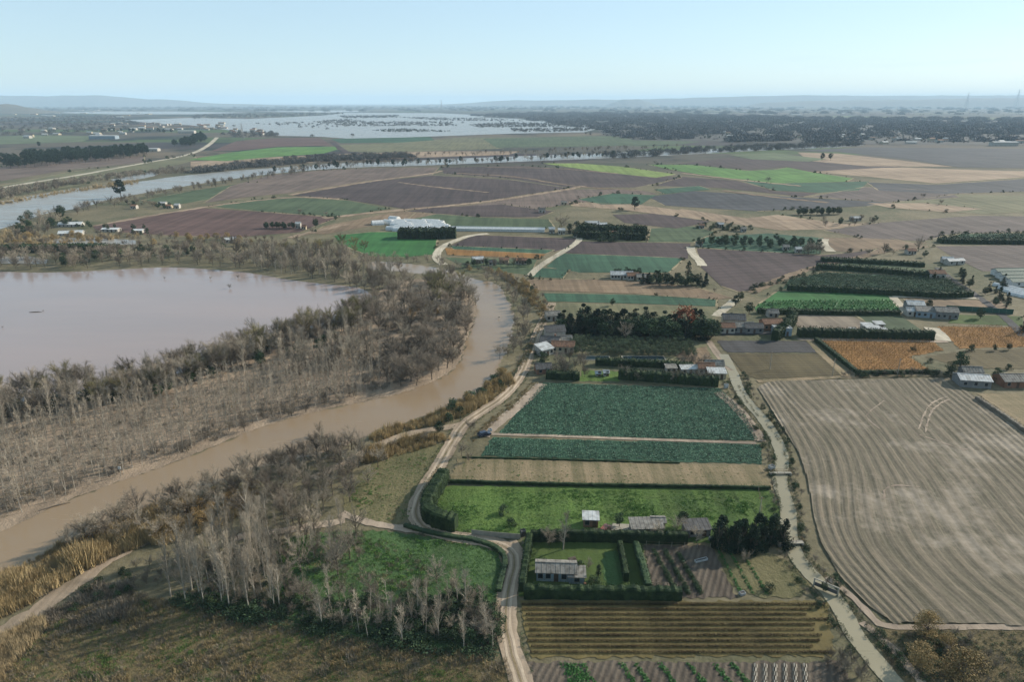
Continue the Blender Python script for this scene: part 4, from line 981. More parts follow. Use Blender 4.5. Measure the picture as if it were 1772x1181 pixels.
plant([K_dark, K_warm], None, 16, 4.2, 'dark tangled bush at the left edge of the river', 'dark bushes on the left river edge', line=[(250,800),(330,778),(420,742),(500,716),(620,684)], width=6, seed=41)
# far shore of the lagoon
plant([K_grey, K_dark, K_grey], [(-40,440),(230,438),(420,428),(600,438),(640,455),(700,466),(650,500),(640,506),(560,488),(430,468),(380,464),(300,458),(220,462),(100,468),(-40,466)], 230, 9, 'bare grey tree on the far shore of the lagoon', 'bare trees on the far shore of the lagoon', mind=5.0, seed=42)
plant([K_poplar], [(420,440),(600,446),(690,470),(640,500),(560,486),(430,466)], 60, 10.5, 'tall pale bare poplar on the far shore of the lagoon', 'poplars on the far shore of the lagoon', mind=5, seed=43)
plant([K_ever], None, 12, 6.5, 'dark evergreen among bare trees beyond the lagoon', 'evergreens beyond the lagoon', line=[(110,462),(150,450),(320,440),(420,436)], width=14, seed=44)
plant([K_yel], None, 12, 9, 'yellow green willow between the lagoon wood and the green field', 'willows above the lagoon wood', line=[(490,436),(560,426),(640,440)], width=20, seed=45)
# right bank of the river above the bend
plant([K_grey, K_dark, K_warm], None, 44, 5.5, 'bushy bare tree on the outer bank of the river bend', 'bare trees on the outer bank of the bend', line=[(835,478),(868,490),(890,510),(902,530),(905,556),(900,584),(888,612),(876,636)], width=9, seed=46)
plant([K_warm, K_ochre], None, 40, 3.2, 'brownish bush on the levee slope beside the track', 'bushes on the levee slope', line=[(800,462),(860,474),(900,492),(925,514),(940,540)], width=9, seed=47)
plant([K_dark], None, 22, 5.0, 'dark bare bush between the river wood and the curving track', 'bushes between wood and curving track', line=[(640,452),(700,450),(760,455),(800,470)], width=12, seed=48)
plant([K_ochre, K_bush], None, 26, 3.4, 'ochre and green bush on the river bank beside the main track', 'bushes on the bank beside the main track', line=[(880,650),(850,672),(820,695),(790,712),(760,735)], width=6, seed=49)
K_ever.put(*G(782, 712).xy, 5.0, 'leaning olive green bush hanging over the inner water corner', cat='bush')
# lower left bank
plant([K_grey, K_grey, K_dark], [(380,862),(430,838),(500,800),(560,785),(630,775),(660,800),(640,840),(610,870),(560,905),(480,915),(410,905)], 56, 7.2, 'tangled bare grey tree on the near river bank', 'bare trees on the near river bank', mind=3.0, seed=50)
for x, y, h in ((245,925,8.5),(290,905,9.4),(330,900,9.0),(270,940,7.5),(350,885,8.6),(215,940,7),(305,925,8),(375,880,9),(205,912,8.5),(150,940,7.5),(185,930,6.5),(400,865,8),(430,850,8),(480,815,8.2),(560,775,7.0)):
    q = G(x, y); K_grey.put(q.x, q.y, h, 'spreading pale bare tree leaning over the brown river at the lower left', 'spreading bare trees over the river')
plant([K_dark, K_grey, K_grey], None, 26, 7.6, 'bare tree overhanging the water on the near river bank', 'bare trees overhanging the near bank', line=[(120,955),(180,925),(230,903),(300,876),(380,846),(450,820),(540,795),(610,775)], width=3, seed=501)
plant([K_gold], [(318,892),(350,872),(440,840),(468,838),(420,872),(360,915)], 15, 4.2, 'golden leaved bush among the bare trees on the near bank', 'golden bushes on the near bank', mind=2.4, seed=51)
plant([K_poplar], [(290,1040),(300,1000),(360,960),(420,930),(470,945),(480,1010),(476,1062),(420,1062),(350,1052)], 50, 13.5, 'tall pale bare poplar in the dense lower left grove', 'tall poplars of the lower left grove', mind=2.0, seed=52, wide=.65)
plant([K_poplar, K_poplar, K_grey], [(470,1060),(480,960),(440,920),(540,905),(620,925),(600,1000),(540,1050)], 22, 9.5, 'scattered bare poplar between the tall grove and the shaggy meadow', 'scattered poplars beside the tall grove', mind=3.5, seed=521, wide=.8)
plant([K_poplar, K_sap], [(480,1060),(540,1040),(560,1090),(640,1110),(720,1118),(800,1128),(858,1130),(862,1060),(800,1040),(700,1045),(600,1035)], 32, 8.6, 'pale bare poplar in the thicket above the rough ground', 'poplars of the lower thicket', mind=1.8, seed=53, wide=.9)
plant([K_warm, K_grey], [(470,1060),(560,1030),(700,1030),(850,1020),(862,1120),(780,1118),(640,1100),(540,1080)], 34, 3.4, 'leafless scrub bush in the thicket above the rough ground', 'scrub bushes of the lower thicket', mind=1.8, seed=54)
plant([K_bush], [(300,1050),(480,1075),(640,1100),(700,1085),(700,1040),(600,1035),(500,1045),(380,1030)], 34, 2.3, 'dark green bramble bush under the bare poplars', 'bramble bushes under the poplars', mind=2, seed=55)
plant([K_bush], [(700,1040),(840,1030),(862,1080),(862,1120),(760,1110),(660,1090)], 46, 2.6, 'dark green bush in the right part of the lower thicket', 'green bushes right of the thicket', mind=2, seed=56)
plant([K_grey, K_dark, K_warm], [(300,1000),(360,940),(480,915),(600,925),(640,960),(560,1050),(470,1060),(340,1050)], 34, 4.4, 'low grey bare tree filling in round the tall lower left grove', 'low bare trees round the tall grove', mind=2.2, seed=572)
plant([K_warm], [(210,990),(280,960),(340,950),(370,980),(300,1020),(220,1030)], 18, 2.6, 'pinkish brown bare shrub beside the lower left path', 'shrubs beside the lower left path', mind=2, seed=57)
plant([K_bush], [(150,1020),(190,985),(250,1000),(240,1030),(120,1060)], 9, 2.0, 'dark green bush at the bend of the lower left path', 'green bushes at the path bend', mind=2, seed=58)
for x, y, k, h, lb in ((760,752,K_ever,4.6,'large dark bush between the track and the golden reeds'),(800,790,K_warm,4.4,'rounded brown bush at the corner of the lower leafy crop'),(815,748,K_warm,4.2,'brown bush in the fork of the two tracks'),
                       (735,765,K_grey,4.5,'bare bushy tree left of the dark track side bush'),(680,775,K_warm,3.0,'brown shrub at the left end of the reed track'),(553,755,K_grey,5.4,'small bare tree alone at the water edge of the near bank'),
                       (812,800,K_warm,2.8,'small brown bush beside the lower leafy crop corner')):
    q = G(x, y); k.put(q.x, q.y, h, lb)
for x, y, h, lb in ((755,1010,6.5,'rounded bare tree in the middle of the shaggy meadow'),(600,960,3.5,'small bare bush in the upper shaggy meadow'),(640,1030,5.5,'thin bare tree in the lower shaggy meadow'),(975,952,10.5,'tall pale bare poplar rising behind the garden hedge'),(950,945,6.0,'smaller bare tree beside the tall garden poplar')):
    q = G(x, y); (K_poplar if 'poplar' in lb and 'beside' not in lb else K_grey).put(q.x, q.y, h, lb)
# garden and hut trees
for x, y, k, h, lb in ((1072,912,K_ever,4.0,'dark round bush beside the pale patio'),(1055,925,K_warm,2.6,'bare shrub beside the small hut'),(870,890,K_bush,2.6,'dark bush in the left of the bright meadow'),(885,910,K_bush,2.2,'low dark bush near the left meadow bush'),
    (1170,925,K_grey,6.0,'bare tree among the grey sheds'),(1180,912,K_ever,4.6,'green tree behind the grey sheds'),(1140,935,K_grey,5.2,'bare tree at the left of the grey sheds'),(1205,940,K_grey,5.5,'bare tree between the sheds and the conifers'),
    (975,985,K_bush,2.4,'pale green shrub on the garden lawn'),(1003,992,K_ever,3.2,'dark tree behind the long house'),(1035,1003,K_cyp,4.2,'dark small cypress right of the long house'),(1028,1010,K_bush,2.2,'dark bush at the right end of the long house'),(1330,1022,K_bush,2.2,'round green bush in the weedy plot'),
    (940,975,K_bush,1.8,'small bush on the lawn corner beside the track hedge'),(1290,975,K_warm,3.0,'brown bare shrub at the head of the weedy plot'),(1018,985,K_warm,2.4,'small bare shrub between house and lawn strip')):
    q = G(x, y); k.put(q.x, q.y, h, lb)
plant([K_con, K_cyp], None, 26, 7.2, 'dark conifer in the dense clump beside the canal', 'conifers of the clump beside the canal', line=[(1232,944),(1260,946),(1300,944),(1335,940),(1352,935)], width=6, seed=60, wide=1.2)
plant([K_con, K_ever], None, 50, 8.5, 'dark conifer in the long wood behind the orchard', 'conifers of the wood behind the orchard', line=[(968,572),(1020,578),(1080,582),(1140,584),(1200,586),(1238,584)], width=12, seed=61, wide=1.5)
plant([K_cyp, K_con], None, 28, 10.5, 'tall dark conifer at the back of the wood behind the orchard', 'tall conifers at the back of the wood', line=[(1010,572),(1060,574),(1120,576),(1180,576),(1225,576)], width=8, seed=62, wide=1.5)
q = G(1182, 578); K_red.put(q.x, q.y, 13.5, 'red orange autumn tree rising from the dark conifer wood')
q = G(1082, 590); K_grey.put(q.x, q.y, 9.5, 'brownish bare tree in front of the dark conifer wood')
q = G(974, 560); K_cyp.put(q.x, q.y, 7, 'single dark conifer at the left end of the wood')
q = G(1060, 530); K_ever.put(q.x, q.y, 4.2, 'dark round tree on the long green strip')
plant([K_grey, K_warm], [(960,625),(1010,625),(1015,655),(955,650)], 12, 5.4, 'pale bare garden tree left of the green playing lawn', 'bare trees left of the playing lawn', mind=3, seed=63)
plant([K_warm, K_dark], None, 16, 4.4, 'brown bare tree along the head of the leafy crop', 'brown trees at the head of the leafy crop', line=[(1078,655),(1130,658),(1200,660),(1240,662)], width=5, seed=64)
plant([K_warm], None, 7, 4, 'rusty bare tree in the compound yard', 'rusty trees in the compound yard', line=[(1180,636),(1230,632)], width=8, seed=65)
plant([K_bush], None, 12, 3.0, 'dark evergreen bush around the clustered white houses', 'bushes around the clustered houses', line=[(928,640),(940,615),(952,590),(968,572)], width=7, seed=66)
rd = random.Random(70)   # orchard rows
for r_ in range(5):
    for c in range(19):
        x = 985 + c * 11.4 + r_ * 3; y = 592 + r_ * 5.2 + c * .3
        if rd.random() < .06: continue
        q = G(x + rd.uniform(-1, 1), y); K_fruit.put(q.x, q.y, rd.uniform(3.0, 3.9), 'small round fruit tree in the orchard behind the green lawn', 'orchard trees', rd)
# brushy lower right
for x, y, h, w, lb in ((1603,1100,5.4,1,'ochre round bush highest on the slope at the lower right'),(1592,1156,5.2,1.1,'ochre round bush beside the lower right bank path'),(1665,1180,6.6,1.2,'largest ochre round bush at the lower right'),(1638,1122,3.2,1,'smaller brownish bush between the ochre ones')):
    q = G(x, y); K_ochre.put(q.x, q.y, h, lb, wide=w)
plant([K_warm], [(1630,1100),(1700,1105),(1740,1150),(1700,1190),(1640,1150)], 15, 2.2, 'low brown shrub between the ochre bushes', 'brown shrubs at the lower right', mind=1.7, seed=71)
plant([K_bush], [(1540,1100),(1590,1110),(1620,1181),(1600,1200),(1560,1150)], 6, 1.4, 'low green bramble left of the ochre bushes', 'brambles at the lower right', mind=2, seed=72)
plant([K_bush, K_warm], None, 42, 1.7, 'scrubby bush on the right bank of the canal', 'scrub on the right canal bank', line=[(1288,650),(1305,690),(1332,722),(1358,756),(1373,790),(1378,840),(1388,880),(1390,930),(1407,972),(1448,1010),(1488,1060),(1518,1100),(1560,1150)], width=1.4, seed=73)
plant([K_bush, K_warm], None, 34, 1.5, 'scrubby bush on the left bank of the canal', 'scrub on the left canal bank', line=[(1258,660),(1276,700),(1304,735),(1324,770),(1331,820),(1339,880),(1345,940),(1368,1000),(1412,1045),(1442,1090),(1470,1130),(1490,1170)], width=1.4, seed=74)
plant([K_warm], None, 12, 2.6, 'brown bush in the bottom corner between canal and allotment', 'bushes beside the allotment corner', line=[(1440,1140),(1465,1160),(1490,1190)], width=5, seed=75)
q = G(1424, 1024); K_ever.put(q.x, q.y, 2.4, 'dark bush overhanging the canal by the sluice')
# middle distance clumps
plant([K_ever, K_con], None, 22, 6.5, 'dark tree in the row beside the long white farm', 'dark trees beside the long white farm', line=[(1112,490),(1150,492),(1190,494),(1228,495)], width=9, seed=80)
plant([K_ever], None, 8, 4.5, 'dark tree behind the long white farm', 'dark trees behind the long white farm', line=[(1065,476),(1110,476)], width=6, seed=81)
q = G(1190, 484); K_cyp.put(q.x, q.y, 12, 'tall narrow cypress beside the long white farm')
plant([K_ever, K_grey], None, 16, 5, 'dark tree in the garden row of the small farmhouse', 'trees around the small farmhouse', line=[(808,462),(850,460),(910,462),(925,459)], width=7, seed=82)
plant([K_ever, K_con, K_bush], [(960,402),(1000,396),(1110,398),(1125,415),(1060,420),(1000,416)], 30, 7, 'dark tree in the farm clump beyond the dark fields', 'trees of the farm clump', mind=7, seed=83)
q = G(970, 400); K_grey.put(q.x, q.y, 15, 'large bare tree at the left of the farm clump', wide=1.3)
plant([K_ever], [(1210,420),(1340,416),(1420,428),(1418,438),(1340,432),(1260,428),(1205,428)], 42, 6, 'dark nursery tree in the row behind the big ploughed field', 'nursery trees', mind=6, seed=84)
plant([K_dark], None, 8, 8, 'bare dark tree at the right end of the nursery row', 'bare trees of the nursery row', line=[(1390,438),(1424,440)], width=12, seed=85)
plant([K_ever, K_bush], None, 14, 4.5, 'dark bush in the farm clump near the slate field', 'bushes near the slate field', line=[(1216,396),(1260,396),(1300,400)], width=16, seed=86)
plant([K_ever], None, 18, 7, 'dark tree in the short row on the tan stubble', 'tree row on the tan stubble', line=[(1380,372),(1420,372),(1458,371)], width=10, seed=87)
plant([K_grey, K_ever], None, 10, 6, 'small tree on the field edge right of the tan stubble', 'trees right of the tan stubble', line=[(1478,386),(1530,384),(1400,393)], width=12, seed=88)
for x, y, k, h, lb in ((1530,440,K_dark,8,'round bare tree at the left of the right hand farm'),(1588,436,K_grey,12,'tall bare tree behind the right hand farm'),(1545,442,K_grey,5,'small bare tree beside the round one at the right hand farm'),(1600,446,K_ever,5,'dark tree at the foot of the tall bare tree'),
     (1296,545,K_ever,6.5,'big round dark tree beside the white lane'),(1272,530,K_ever,6,'dark tree at the top of the white lane'),(1281,520,K_ever,5,'dark tree above the white lane'),(1390,497,K_bush,3.5,'dark bush at the left corner of the tall crop'),
     (1735,500,K_con,9,'dark conifer left of the green nursery houses'),(1728,520,K_con,8,'second dark conifer below the green nursery houses'),(1576,530,K_grey,5,'bare tree beside the blue grey sheds'),(1606,535,K_ever,5,'dark tree behind the blue grey sheds'),
     (1696,552,K_ever,6,'wide dark tree beside the dark sheet fence'),(1770,575,K_con,8,'dark tree cut by the right edge of the picture'),(1660,642,K_ever,8,'large dark tree behind the long white barn'),(1645,652,K_ever,6.5,'dark tree at the left of the long white barn'),(1722,658,K_ever,5,'dark tree between the two barns'),(1728,664,K_bush,3.5,'dark bush between the two barns'),
     (1745,640,K_bush,2.5,'small bush behind the pale barn'),(1580,607,K_bush,2.2,'dark bush at the notch of the rusty vineyard'),(1610,628,K_bush,2.0,'low bush on the vineyard corner'),(1255,560,K_ever,4.5,'dark tree beside the roadside houses'),
     (1720,608,K_ever,3.0,'dark bush in the middle of the row under the golden vineyard'),(1680,608,K_bush,3.0,'dark bush at the left of the row under the golden vineyard'),(1745,606,K_ever,3.2,'dark bush at the right of the row under the golden vineyard'),(210,343,K_pine,20,'large dark pine beside the upstream river')):
    q = G(x, y); k.put(q.x, q.y, h, lb)
plant([K_ever, K_con], None, 16, 5, 'dark tree beside the grey lane on the right', 'trees along the grey right hand lane', line=[(1640,470),(1680,490),(1720,520),(1750,545)], width=12, seed=89)
plant([K_bush, K_warm], None, 24, 2.4, 'bush in the row above the curving rows', 'bushes above the curving rows', line=[(1460,652),(1500,652),(1570,650),(1640,650)], width=3, seed=90)
plant([K_bush], None, 14, 2.6, 'bush along the ploughed field side of the striped field', 'bushes by the striped field', line=[(1300,505),(1340,492),(1400,476)], width=8, seed=91)
# upstream river banks
plant([K_grey, K_warm], None, 66, 8, 'bare tree on the near bank of the upstream river', 'bare trees on the near upstream bank', line=[(130,372),(190,356),(260,342),(340,328),(420,314),(480,304),(540,298)], width=26, seed=92)
plant([K_grey, K_warm, K_dark], None, 90, 8, 'bare tree on the far bank of the upstream river', 'bare trees on the far upstream bank', line=[(-20,352),(60,332),(160,316),(240,305),(330,298),(420,288),(520,280)], width=34, seed=93)
plant([K_dark, K_grey, K_pine], None, 150, 10, 'dark tree on the distant bank of the upstream river', 'trees along the distant upstream bank', line=[(480,300),(600,288),(720,286),(850,282),(980,274),(1060,270)], width=50, seed=94)
plant([K_dark, K_grey], None, 110, 9, 'tree on the far side of the distant upstream river', 'trees beyond the distant upstream river', line=[(420,286),(560,276),(700,271),(850,268),(1000,262),(1180,255)], width=60, seed=95)
plant([K_ever, K_grey, K_dark], [(20,400),(50,375),(110,366),(120,390),(110,405),(30,412)], 34, 9, 'tree in the waterside grove at the left edge', 'trees of the waterside grove', mind=6, seed=96)
plant([K_ever, K_bush], None, 20, 4, 'dark orchard bush beside the white glasshouses on the left', 'bushes beside the left glasshouses', line=[(75,388),(130,392),(200,398),(280,404)], width=20, seed=97)
plant([K_ever, K_warm], None, 18, 5, 'bush around the small white buildings by the reddish field', 'bushes by the reddish field buildings', line=[(225,352),(260,358),(300,360)], width=22, seed=98)
plant([K_ever], None, 14, 5.5, 'dark tree in the short clump on the reddish field corner', 'trees on the reddish field corner', line=[(462,395),(500,396),(514,396)], width=10, seed=99)
plant([K_warm, K_grey, K_ochre], [(0,420),(60,404),(240,408),(420,414),(580,424),(560,432),(400,428),(200,430),(0,436)], 100, 5, 'low bare bush on the marshy ground behind the lagoon', 'bushes on the marsh behind the lagoon', mind=6, seed=100)
q = G(546, 394); K_ever.put(q.x, q.y, 8, 'dark round tree at the lane end by the reddish field')
plant([K_pine], [(-10,290),(60,274),(250,262),(258,270),(180,280),(60,290),(0,297)], 190, 17, 'dark pine in the belt at the far left', 'pines of the far left belt', mind=7, seed=101)
plant([K_pine], [(300,254),(350,236),(358,244),(330,255)], 80, 15, 'dark pine in the small wood beside the levee road', 'pines of the small levee wood', mind=8, seed=102)
plant([K_pine], None, 16, 14, 'dark pine in the strip before the far village', 'pines before the far village', line=[(186,229),(240,229),(300,231)], width=30, seed=103)
for x, y, lb in ((68,255,'dark round tree alone on the pale far left field'),(1422,278,'left one of two small trees on the far tan band'),(1437,278,'right one of two small trees on the far tan band'),(1098,364,'lone dark tree left of the slate field'),(1060,272,'dark tree on the distant river bank near the lime strip')):
    q = G(x, y); K_pine.put(q.x, q.y, 13, lb)
PENDING.sort(key=lambda t: -t[3] / math.hypot(t[1], t[2]))
for kk, x, y, h, lb, gr, wd in PENDING[:270]:
    kk.put(x, y, h, lb, gr, wide=wd)
wood_meshes = K_grey.one + K_dark.one
scatter('bare_woodland', [(x, y, 0, h / 10.0, 0 if kk is K_grey else 1) for kk, x, y, h, lb, gr, wd in PENDING[270:]], wood_meshes, 'bare grey woodland round the lagoon and along the upstream river banks', 'woodland', .95, 1.05, 5,
        pick=lambda p, r: r.randrange(len(K_grey.one)) if p[4] == 0 else len(K_grey.one) + r.randrange(len(K_dark.one)))
# distant woods that read as one mass
def mass(name, px, n, h, label, seed, kind=K_pine, wide=1.0):
    rd = random.Random(seed); pts = zone_points(px, n, rd)
    scatter(name, [(x, y, 0, h / kind.hs) for x, y in pts], kind.one, label, 'wood', .7, 1.3, seed)
F_lowp = Kind('far_tree', 'tree', V(leafy_parts, (110, 111, 112), h=12, r=6, n=170, leaf=1.1, shape='round', base=.0), 12, P_bark2, P_con)
F_low = Kind('far_tree', 'tree', V(leafy_parts, (113, 114, 115), h=12, r=13, n=200, leaf=1.3, shape='bush', base=.0), 12, P_bark2, plant_mat('distant_twigs', (88, 88, 86), (98, 96, 92), var=.1))
F_grove = Kind('far_grove', 'grove', V(leafy_parts, (140, 141, 142), h=6, r=34, n=520, leaf=2.4, shape='bush'), 6, P_bark2, plant_mat('distant_grove_twigs', (84, 86, 90), (96, 96, 98), var=.15))
mass('distant_wood', [(810,200),(900,196),(1100,196),(1400,204),(1900,206),(2000,240),(1500,249),(1100,243),(1000,232),(1040,226),(900,206)], 1500, 6, 'dusky groves of the far woodland', 145, F_grove)
mass('distant_wood', [(0,186),(300,186),(700,185),(1100,183),(1900,181),(2000,199),(1300,198),(900,194),(300,192),(0,194)], 1700, 9, 'low dark groves scattered over the far plain', 146, F_grove)
mass('distant_wood', [(810,200),(900,196),(1100,196),(1400,204),(1772,206),(1900,240),(1500,249),(1100,243),(1000,232),(1040,226),(900,206)], 3000, 5, 'wide dusky woodland around the far town', 121, F_low)
mass('distant_wood', [(1000,214),(1300,206),(1700,212),(1772,250),(1400,246),(1100,236)], 2200, 6, 'darker evergreen patches in the wide dusky woodland', 122, F_lowp)
mass('distant_wood', [(540,211),(600,206),(640,211),(785,211),(790,218),(600,219)], 700, 5, 'drowned thicket island in the middle of the flood water', 123, F_low)
mass('distant_wood', [(810,216),(880,212),(1000,215),(1012,220),(830,221)], 600, 5, 'drowned thicket island at the right of the flood water', 124, F_low)
mass('distant_wood', [(640,226),(700,223),(790,228),(680,229)], 300, 4, 'low dark thicket island nearest in the flood water', 125, F_lowp)
mass('distant_wood', [(585,201),(690,200),(690,204),(600,205)], 300, 7, 'thin far thicket island in the flood water', 126, F_low)
mass('distant_wood', [(690,203),(860,206),(905,210),(760,209)], 260, 6, 'thin far thicket island at the right of the flood', 136, F_low)
mass('distant_wood', [(430,214),(520,212),(600,219),(540,221)], 60, 6, 'scattered drowned scrub at the left of the flood', 137, F_low)
mass('distant_wood', [(880,224),(1000,222),(1030,226),(960,229),(890,228)], 160, 6, 'drowned scrub at the right tip of the flood', 138, F_low)
mass('distant_wood', [(340,200),(560,196),(600,197),(480,203),(330,206)], 260, 12, 'dark wood between the flood strips', 127, F_low)
mass('distant_wood', [(0,186),(300,186),(700,186),(1100,185),(1100,190),(700,191),(300,191),(0,193)], 2600, 6, 'broken tree cover along the far plain on the left', 128, F_low)
mass('distant_wood', [(950,183),(1772,181),(1900,200),(1300,199),(1000,193)], 4500, 7, 'broken tree cover along the far plain on the right', 129, F_low)
mass('distant_wood', [(0,205),(200,200),(260,222),(180,232),(0,238)], 420, 9, 'scattered trees and gardens on the far left plain', 130, F_low)
mass('distant_wood', [(380,232),(470,228),(490,236),(400,240)], 60, 8, 'scrub on the near edge of the flood', 131, F_low)
mass('distant_wood', [(1040,268),(1200,258),(1480,249),(1500,253),(1200,266),(1060,276)], 260, 8, 'tree lines along both sides of the distant river', 132, F_low)
mass('distant_wood', [(330,298),(420,284),(560,272),(700,268),(720,274),(560,281),(430,292),(340,302)], 420, 7, 'brown bare scrub on the far side of the upstream river', 133, F_low)
mass('distant_wood', [(0,330),(150,308),(300,290),(330,300),(240,304),(120,322),(0,346)], 260, 5, 'tawny scrub slope between the levee road and the upstream river', 134, Kind('far_bush', 'bush', V(leafy_parts, (116,), h=12, r=9, n=150, leaf=1.0, shape='bush'), 12, P_bark2, P_warm))
for i, (x, y) in enumerate(((520,221),(566,224),(405,219),(628,213),(800,213),(865,212),(610,236),(540,237))):
    q = G(x, y); F_low.put(q.x, q.y, 9, 'drowned treetop standing alone in the far flood water', 'drowned treetops in the flood', parts=False, name='drowned_tree')

# ------------------------------------------------------------------ ground cover (uncountable)
rd = random.Random(200)
def cover(name, px, n, protos, label, cat, h=1.0, line=False, width=3, seed=1, smin=.7, smax=1.3, avoid=None):
    r = random.Random(seed); pts = line_points(px, n, width, r) if line else zone_points(px, n, r)
    scatter(name, [(x, y, .03, h * (0.55 + 1.3 * abs(noise.noise(Vector((x * .11, y * .11, seed))) + .35))) for x, y in pts], protos, label, cat, smin, smax, seed)
cover('reeds', [(-60,1075),(0,1046),(60,1006),(160,958),(240,918),(300,900),(320,915),(270,935),(200,965),(150,985),(100,1016),(40,1054),(-60,1095)], 1300, S_reed + S_reed + S_dry + S_brown, 'thick golden reed bed between the river and the lower left path', 'reeds', seed=201)
cover('reeds', [(-60,1026),(60,968),(160,924),(240,888),(330,860),(335,885),(240,925),(160,962),(60,1010),(-60,1078)], 1500, S_reed2 + S_reed + S_brown, 'pale reed fringe at the very edge of the lower left river', 'reeds', .7, seed=2012)
cover('reeds', [(-60,1150),(0,1110),(60,1075),(80,1085),(30,1140),(0,1190),(-60,1230)], 700, S_reed2, 'pale dry reeds at the bottom left corner', 'reeds', .8, seed=202)
cover('reeds', [(640,760),(690,738),(740,722),(790,706),(830,690),(860,668),(880,655),(890,665),(850,695),(800,722),(760,735),(700,748),(650,768)], 620, S_reed, 'golden reeds between river and main track', 'reeds', .75, seed=203)
cover('reeds', [(600,810),(650,780),(700,762),(760,750),(780,762),(720,782),(650,800)], 300, S_reed, 'golden reeds below the reed track', 'reeds', .8, seed=204)
cover('reeds', [(250,925),(330,905),(380,880),(430,850),(450,860),(400,905),(340,930),(270,950)], 300, S_reed, 'golden reeds under the bare trees on the near bank', 'reeds', .7, seed=205)
cover('reeds', [(862,470),(900,490),(935,520),(950,545),(940,560),(920,530),(890,500)], 420, S_reed, 'tawny reeds along the levee above the houses', 'reeds', .5, seed=206)
cover('reeds', [(-40,400),(60,404),(80,412),(240,406),(236,412),(60,424),(-40,432)], 300, S_reed2, 'pale marsh reeds behind the lagoon', 'reeds', 1.3, seed=207)
cover('reeds', [(0,352),(120,330),(240,312),(240,318),(120,334),(0,356)], 300, S_reed2, 'reed fringe on the upstream river', 'reeds', 1.3, seed=208)
WOODF = [(-260,750),(0,706),(150,688),(330,648),(530,578),(650,560),(660,640),(640,688),(560,704),(480,724),(400,752),(330,782),(250,812),(150,846),(30,902),(-60,938),(-260,1010)]
cover('wood_scrub', WOODF, 800, S_brown + S_drylow, 'brown leafless scrub over the floor of the flooded plantation', 'scrub', 1.3, seed=209)
cover('wood_scrub', [(600,600),(700,540),(800,500),(815,560),(790,620),(700,660),(640,680)], 700, S_brown, 'brown scrub on the floor of the wood inside the river bend', 'scrub', 1.6, seed=2091)
cover('dry_grass', [(-80,1220),(30,1120),(130,1040),(180,1010),(300,1045),(480,1078),(620,1112),(760,1128),(872,1140),(900,1220)], 2600, S_dry + S_brown, 'tussocks of dry grass over the rough lower left ground', 'grass', .75, seed=210)
cover('green_grass', [(-80,1220),(30,1120),(130,1040),(300,1045),(480,1078),(872,1140),(900,1220)], 3200, S_grass, 'green grass between the dry tussocks', 'grass', .8, seed=211)
cover('brown_scrub', [(60,1075),(170,1010),(240,1020),(240,1060),(130,1090)], 260, S_brown, 'brown dead weeds beside the lower left path', 'weeds', 1.3, seed=212)
cover('meadow_growth', [(480,935),(640,918),(780,940),(852,948),(868,972),(855,1040),(700,1060),(560,1060),(470,1030)], 1700, S_mead + S_grass, 'lush growth of the shaggy meadow', 'grass', .8, seed=213)
cover('dry_grass', [(520,930),(620,925),(700,945),(760,1000),(720,1040),(600,1020),(520,990)], 320, S_drylow + S_brown, 'pale dead stalks in the shaggy meadow', 'grass', .9, seed=214)
cover('meadow_growth', [(762,848),(1000,849),(1325,853),(1345,890),(1200,905),(1000,900),(900,925),(800,920),(752,890)], 2600, S_mead + S_grass, 'rank growth of the bright meadow', 'grass', .7, seed=215)
cover('dry_grass', [(600,860),(660,800),(765,780),(745,828),(706,900),(640,905)], 500, S_drylow + S_mead, 'tussocks on the shaggy slope', 'grass', .7, seed=216)
cover('dry_grass', [(792,797),(1000,802),(1324,808),(1336,842),(1050,840),(782,832)], 500, S_drylow + S_mead, 'tussocks over the fallow strip', 'grass', .5, seed=217)
cover('bank_growth', [(1262,660),(1284,704),(1320,742),(1338,780),(1338,826),(1348,880),(1354,940),(1378,996),(1420,1040),(1452,1084),(1484,1130),(1520,1181)], 600, S_green + S_drylow, 'weedy growth along the left canal bank', 'weeds', .55, True, 1.2, 218)
cover('bank_growth', [(1282,650),(1300,694),(1330,724),(1356,756),(1368,790),(1372,840),(1384,880),(1386,930),(1402,972),(1446,1014),(1484,1064),(1512,1104),(1552,1150),(1580,1181)], 700, S_green + S_drylow, 'weedy growth along the right canal bank', 'weeds', .55, True, 1.2, 219)
cover('bank_growth', [(1500,1085),(1560,1095),(1900,1095),(1900,1240),(1600,1240),(1560,1181)], 900, S_grass + S_green + S_brown, 'weeds and grass over the lower right ground', 'weeds', .8, seed=220)
cover('bank_growth', [(880,655),(905,630),(922,590),(944,550),(955,530)], 300, S_green + S_dry, 'weeds on the left verge of the main track', 'weeds', 1, True, 2.5, 221)
cover('bank_growth', [(925,664),(900,690),(870,715),(838,742),(812,765)], 300, S_dry + S_drylow, 'dry weeds between the two tracks', 'weeds', .8, True, 3, 222)
cover('bank_growth', [(300,1040),(420,1065),(520,1082),(620,1108),(760,1122),(862,1130)], 420, S_green, 'dark undergrowth at the foot of the poplar thicket', 'undergrowth', 1.4, True, 4, 223)
cover('undergrowth', [(300,1050),(360,960),(480,930),(520,1040),(860,1040),(860,1125),(700,1110),(560,1085)], 900, S_green + S_brown, 'undergrowth below the poplars', 'undergrowth', 1.2, seed=224)
cover('leafy_crop', [(0,0),(0,0),(0,0)], 0, S_cab, '', '') if False else None
_r = random.Random(77); _p = []
for a, b in EDGES:
    L = (b - a).length; d = a.length
    if _r.random() < .45: continue
    for _k in range(int(min(60, L / (2.5 + d * .006)))):
        t = _r.random(); q = a.lerp(b, t * t); _p.append((q.x + _r.gauss(0, 1), q.y + _r.gauss(0, 1), 0.1, (0.4 + d * .0010) * (0.35 + _r.random() ** 3 * 1.2)))
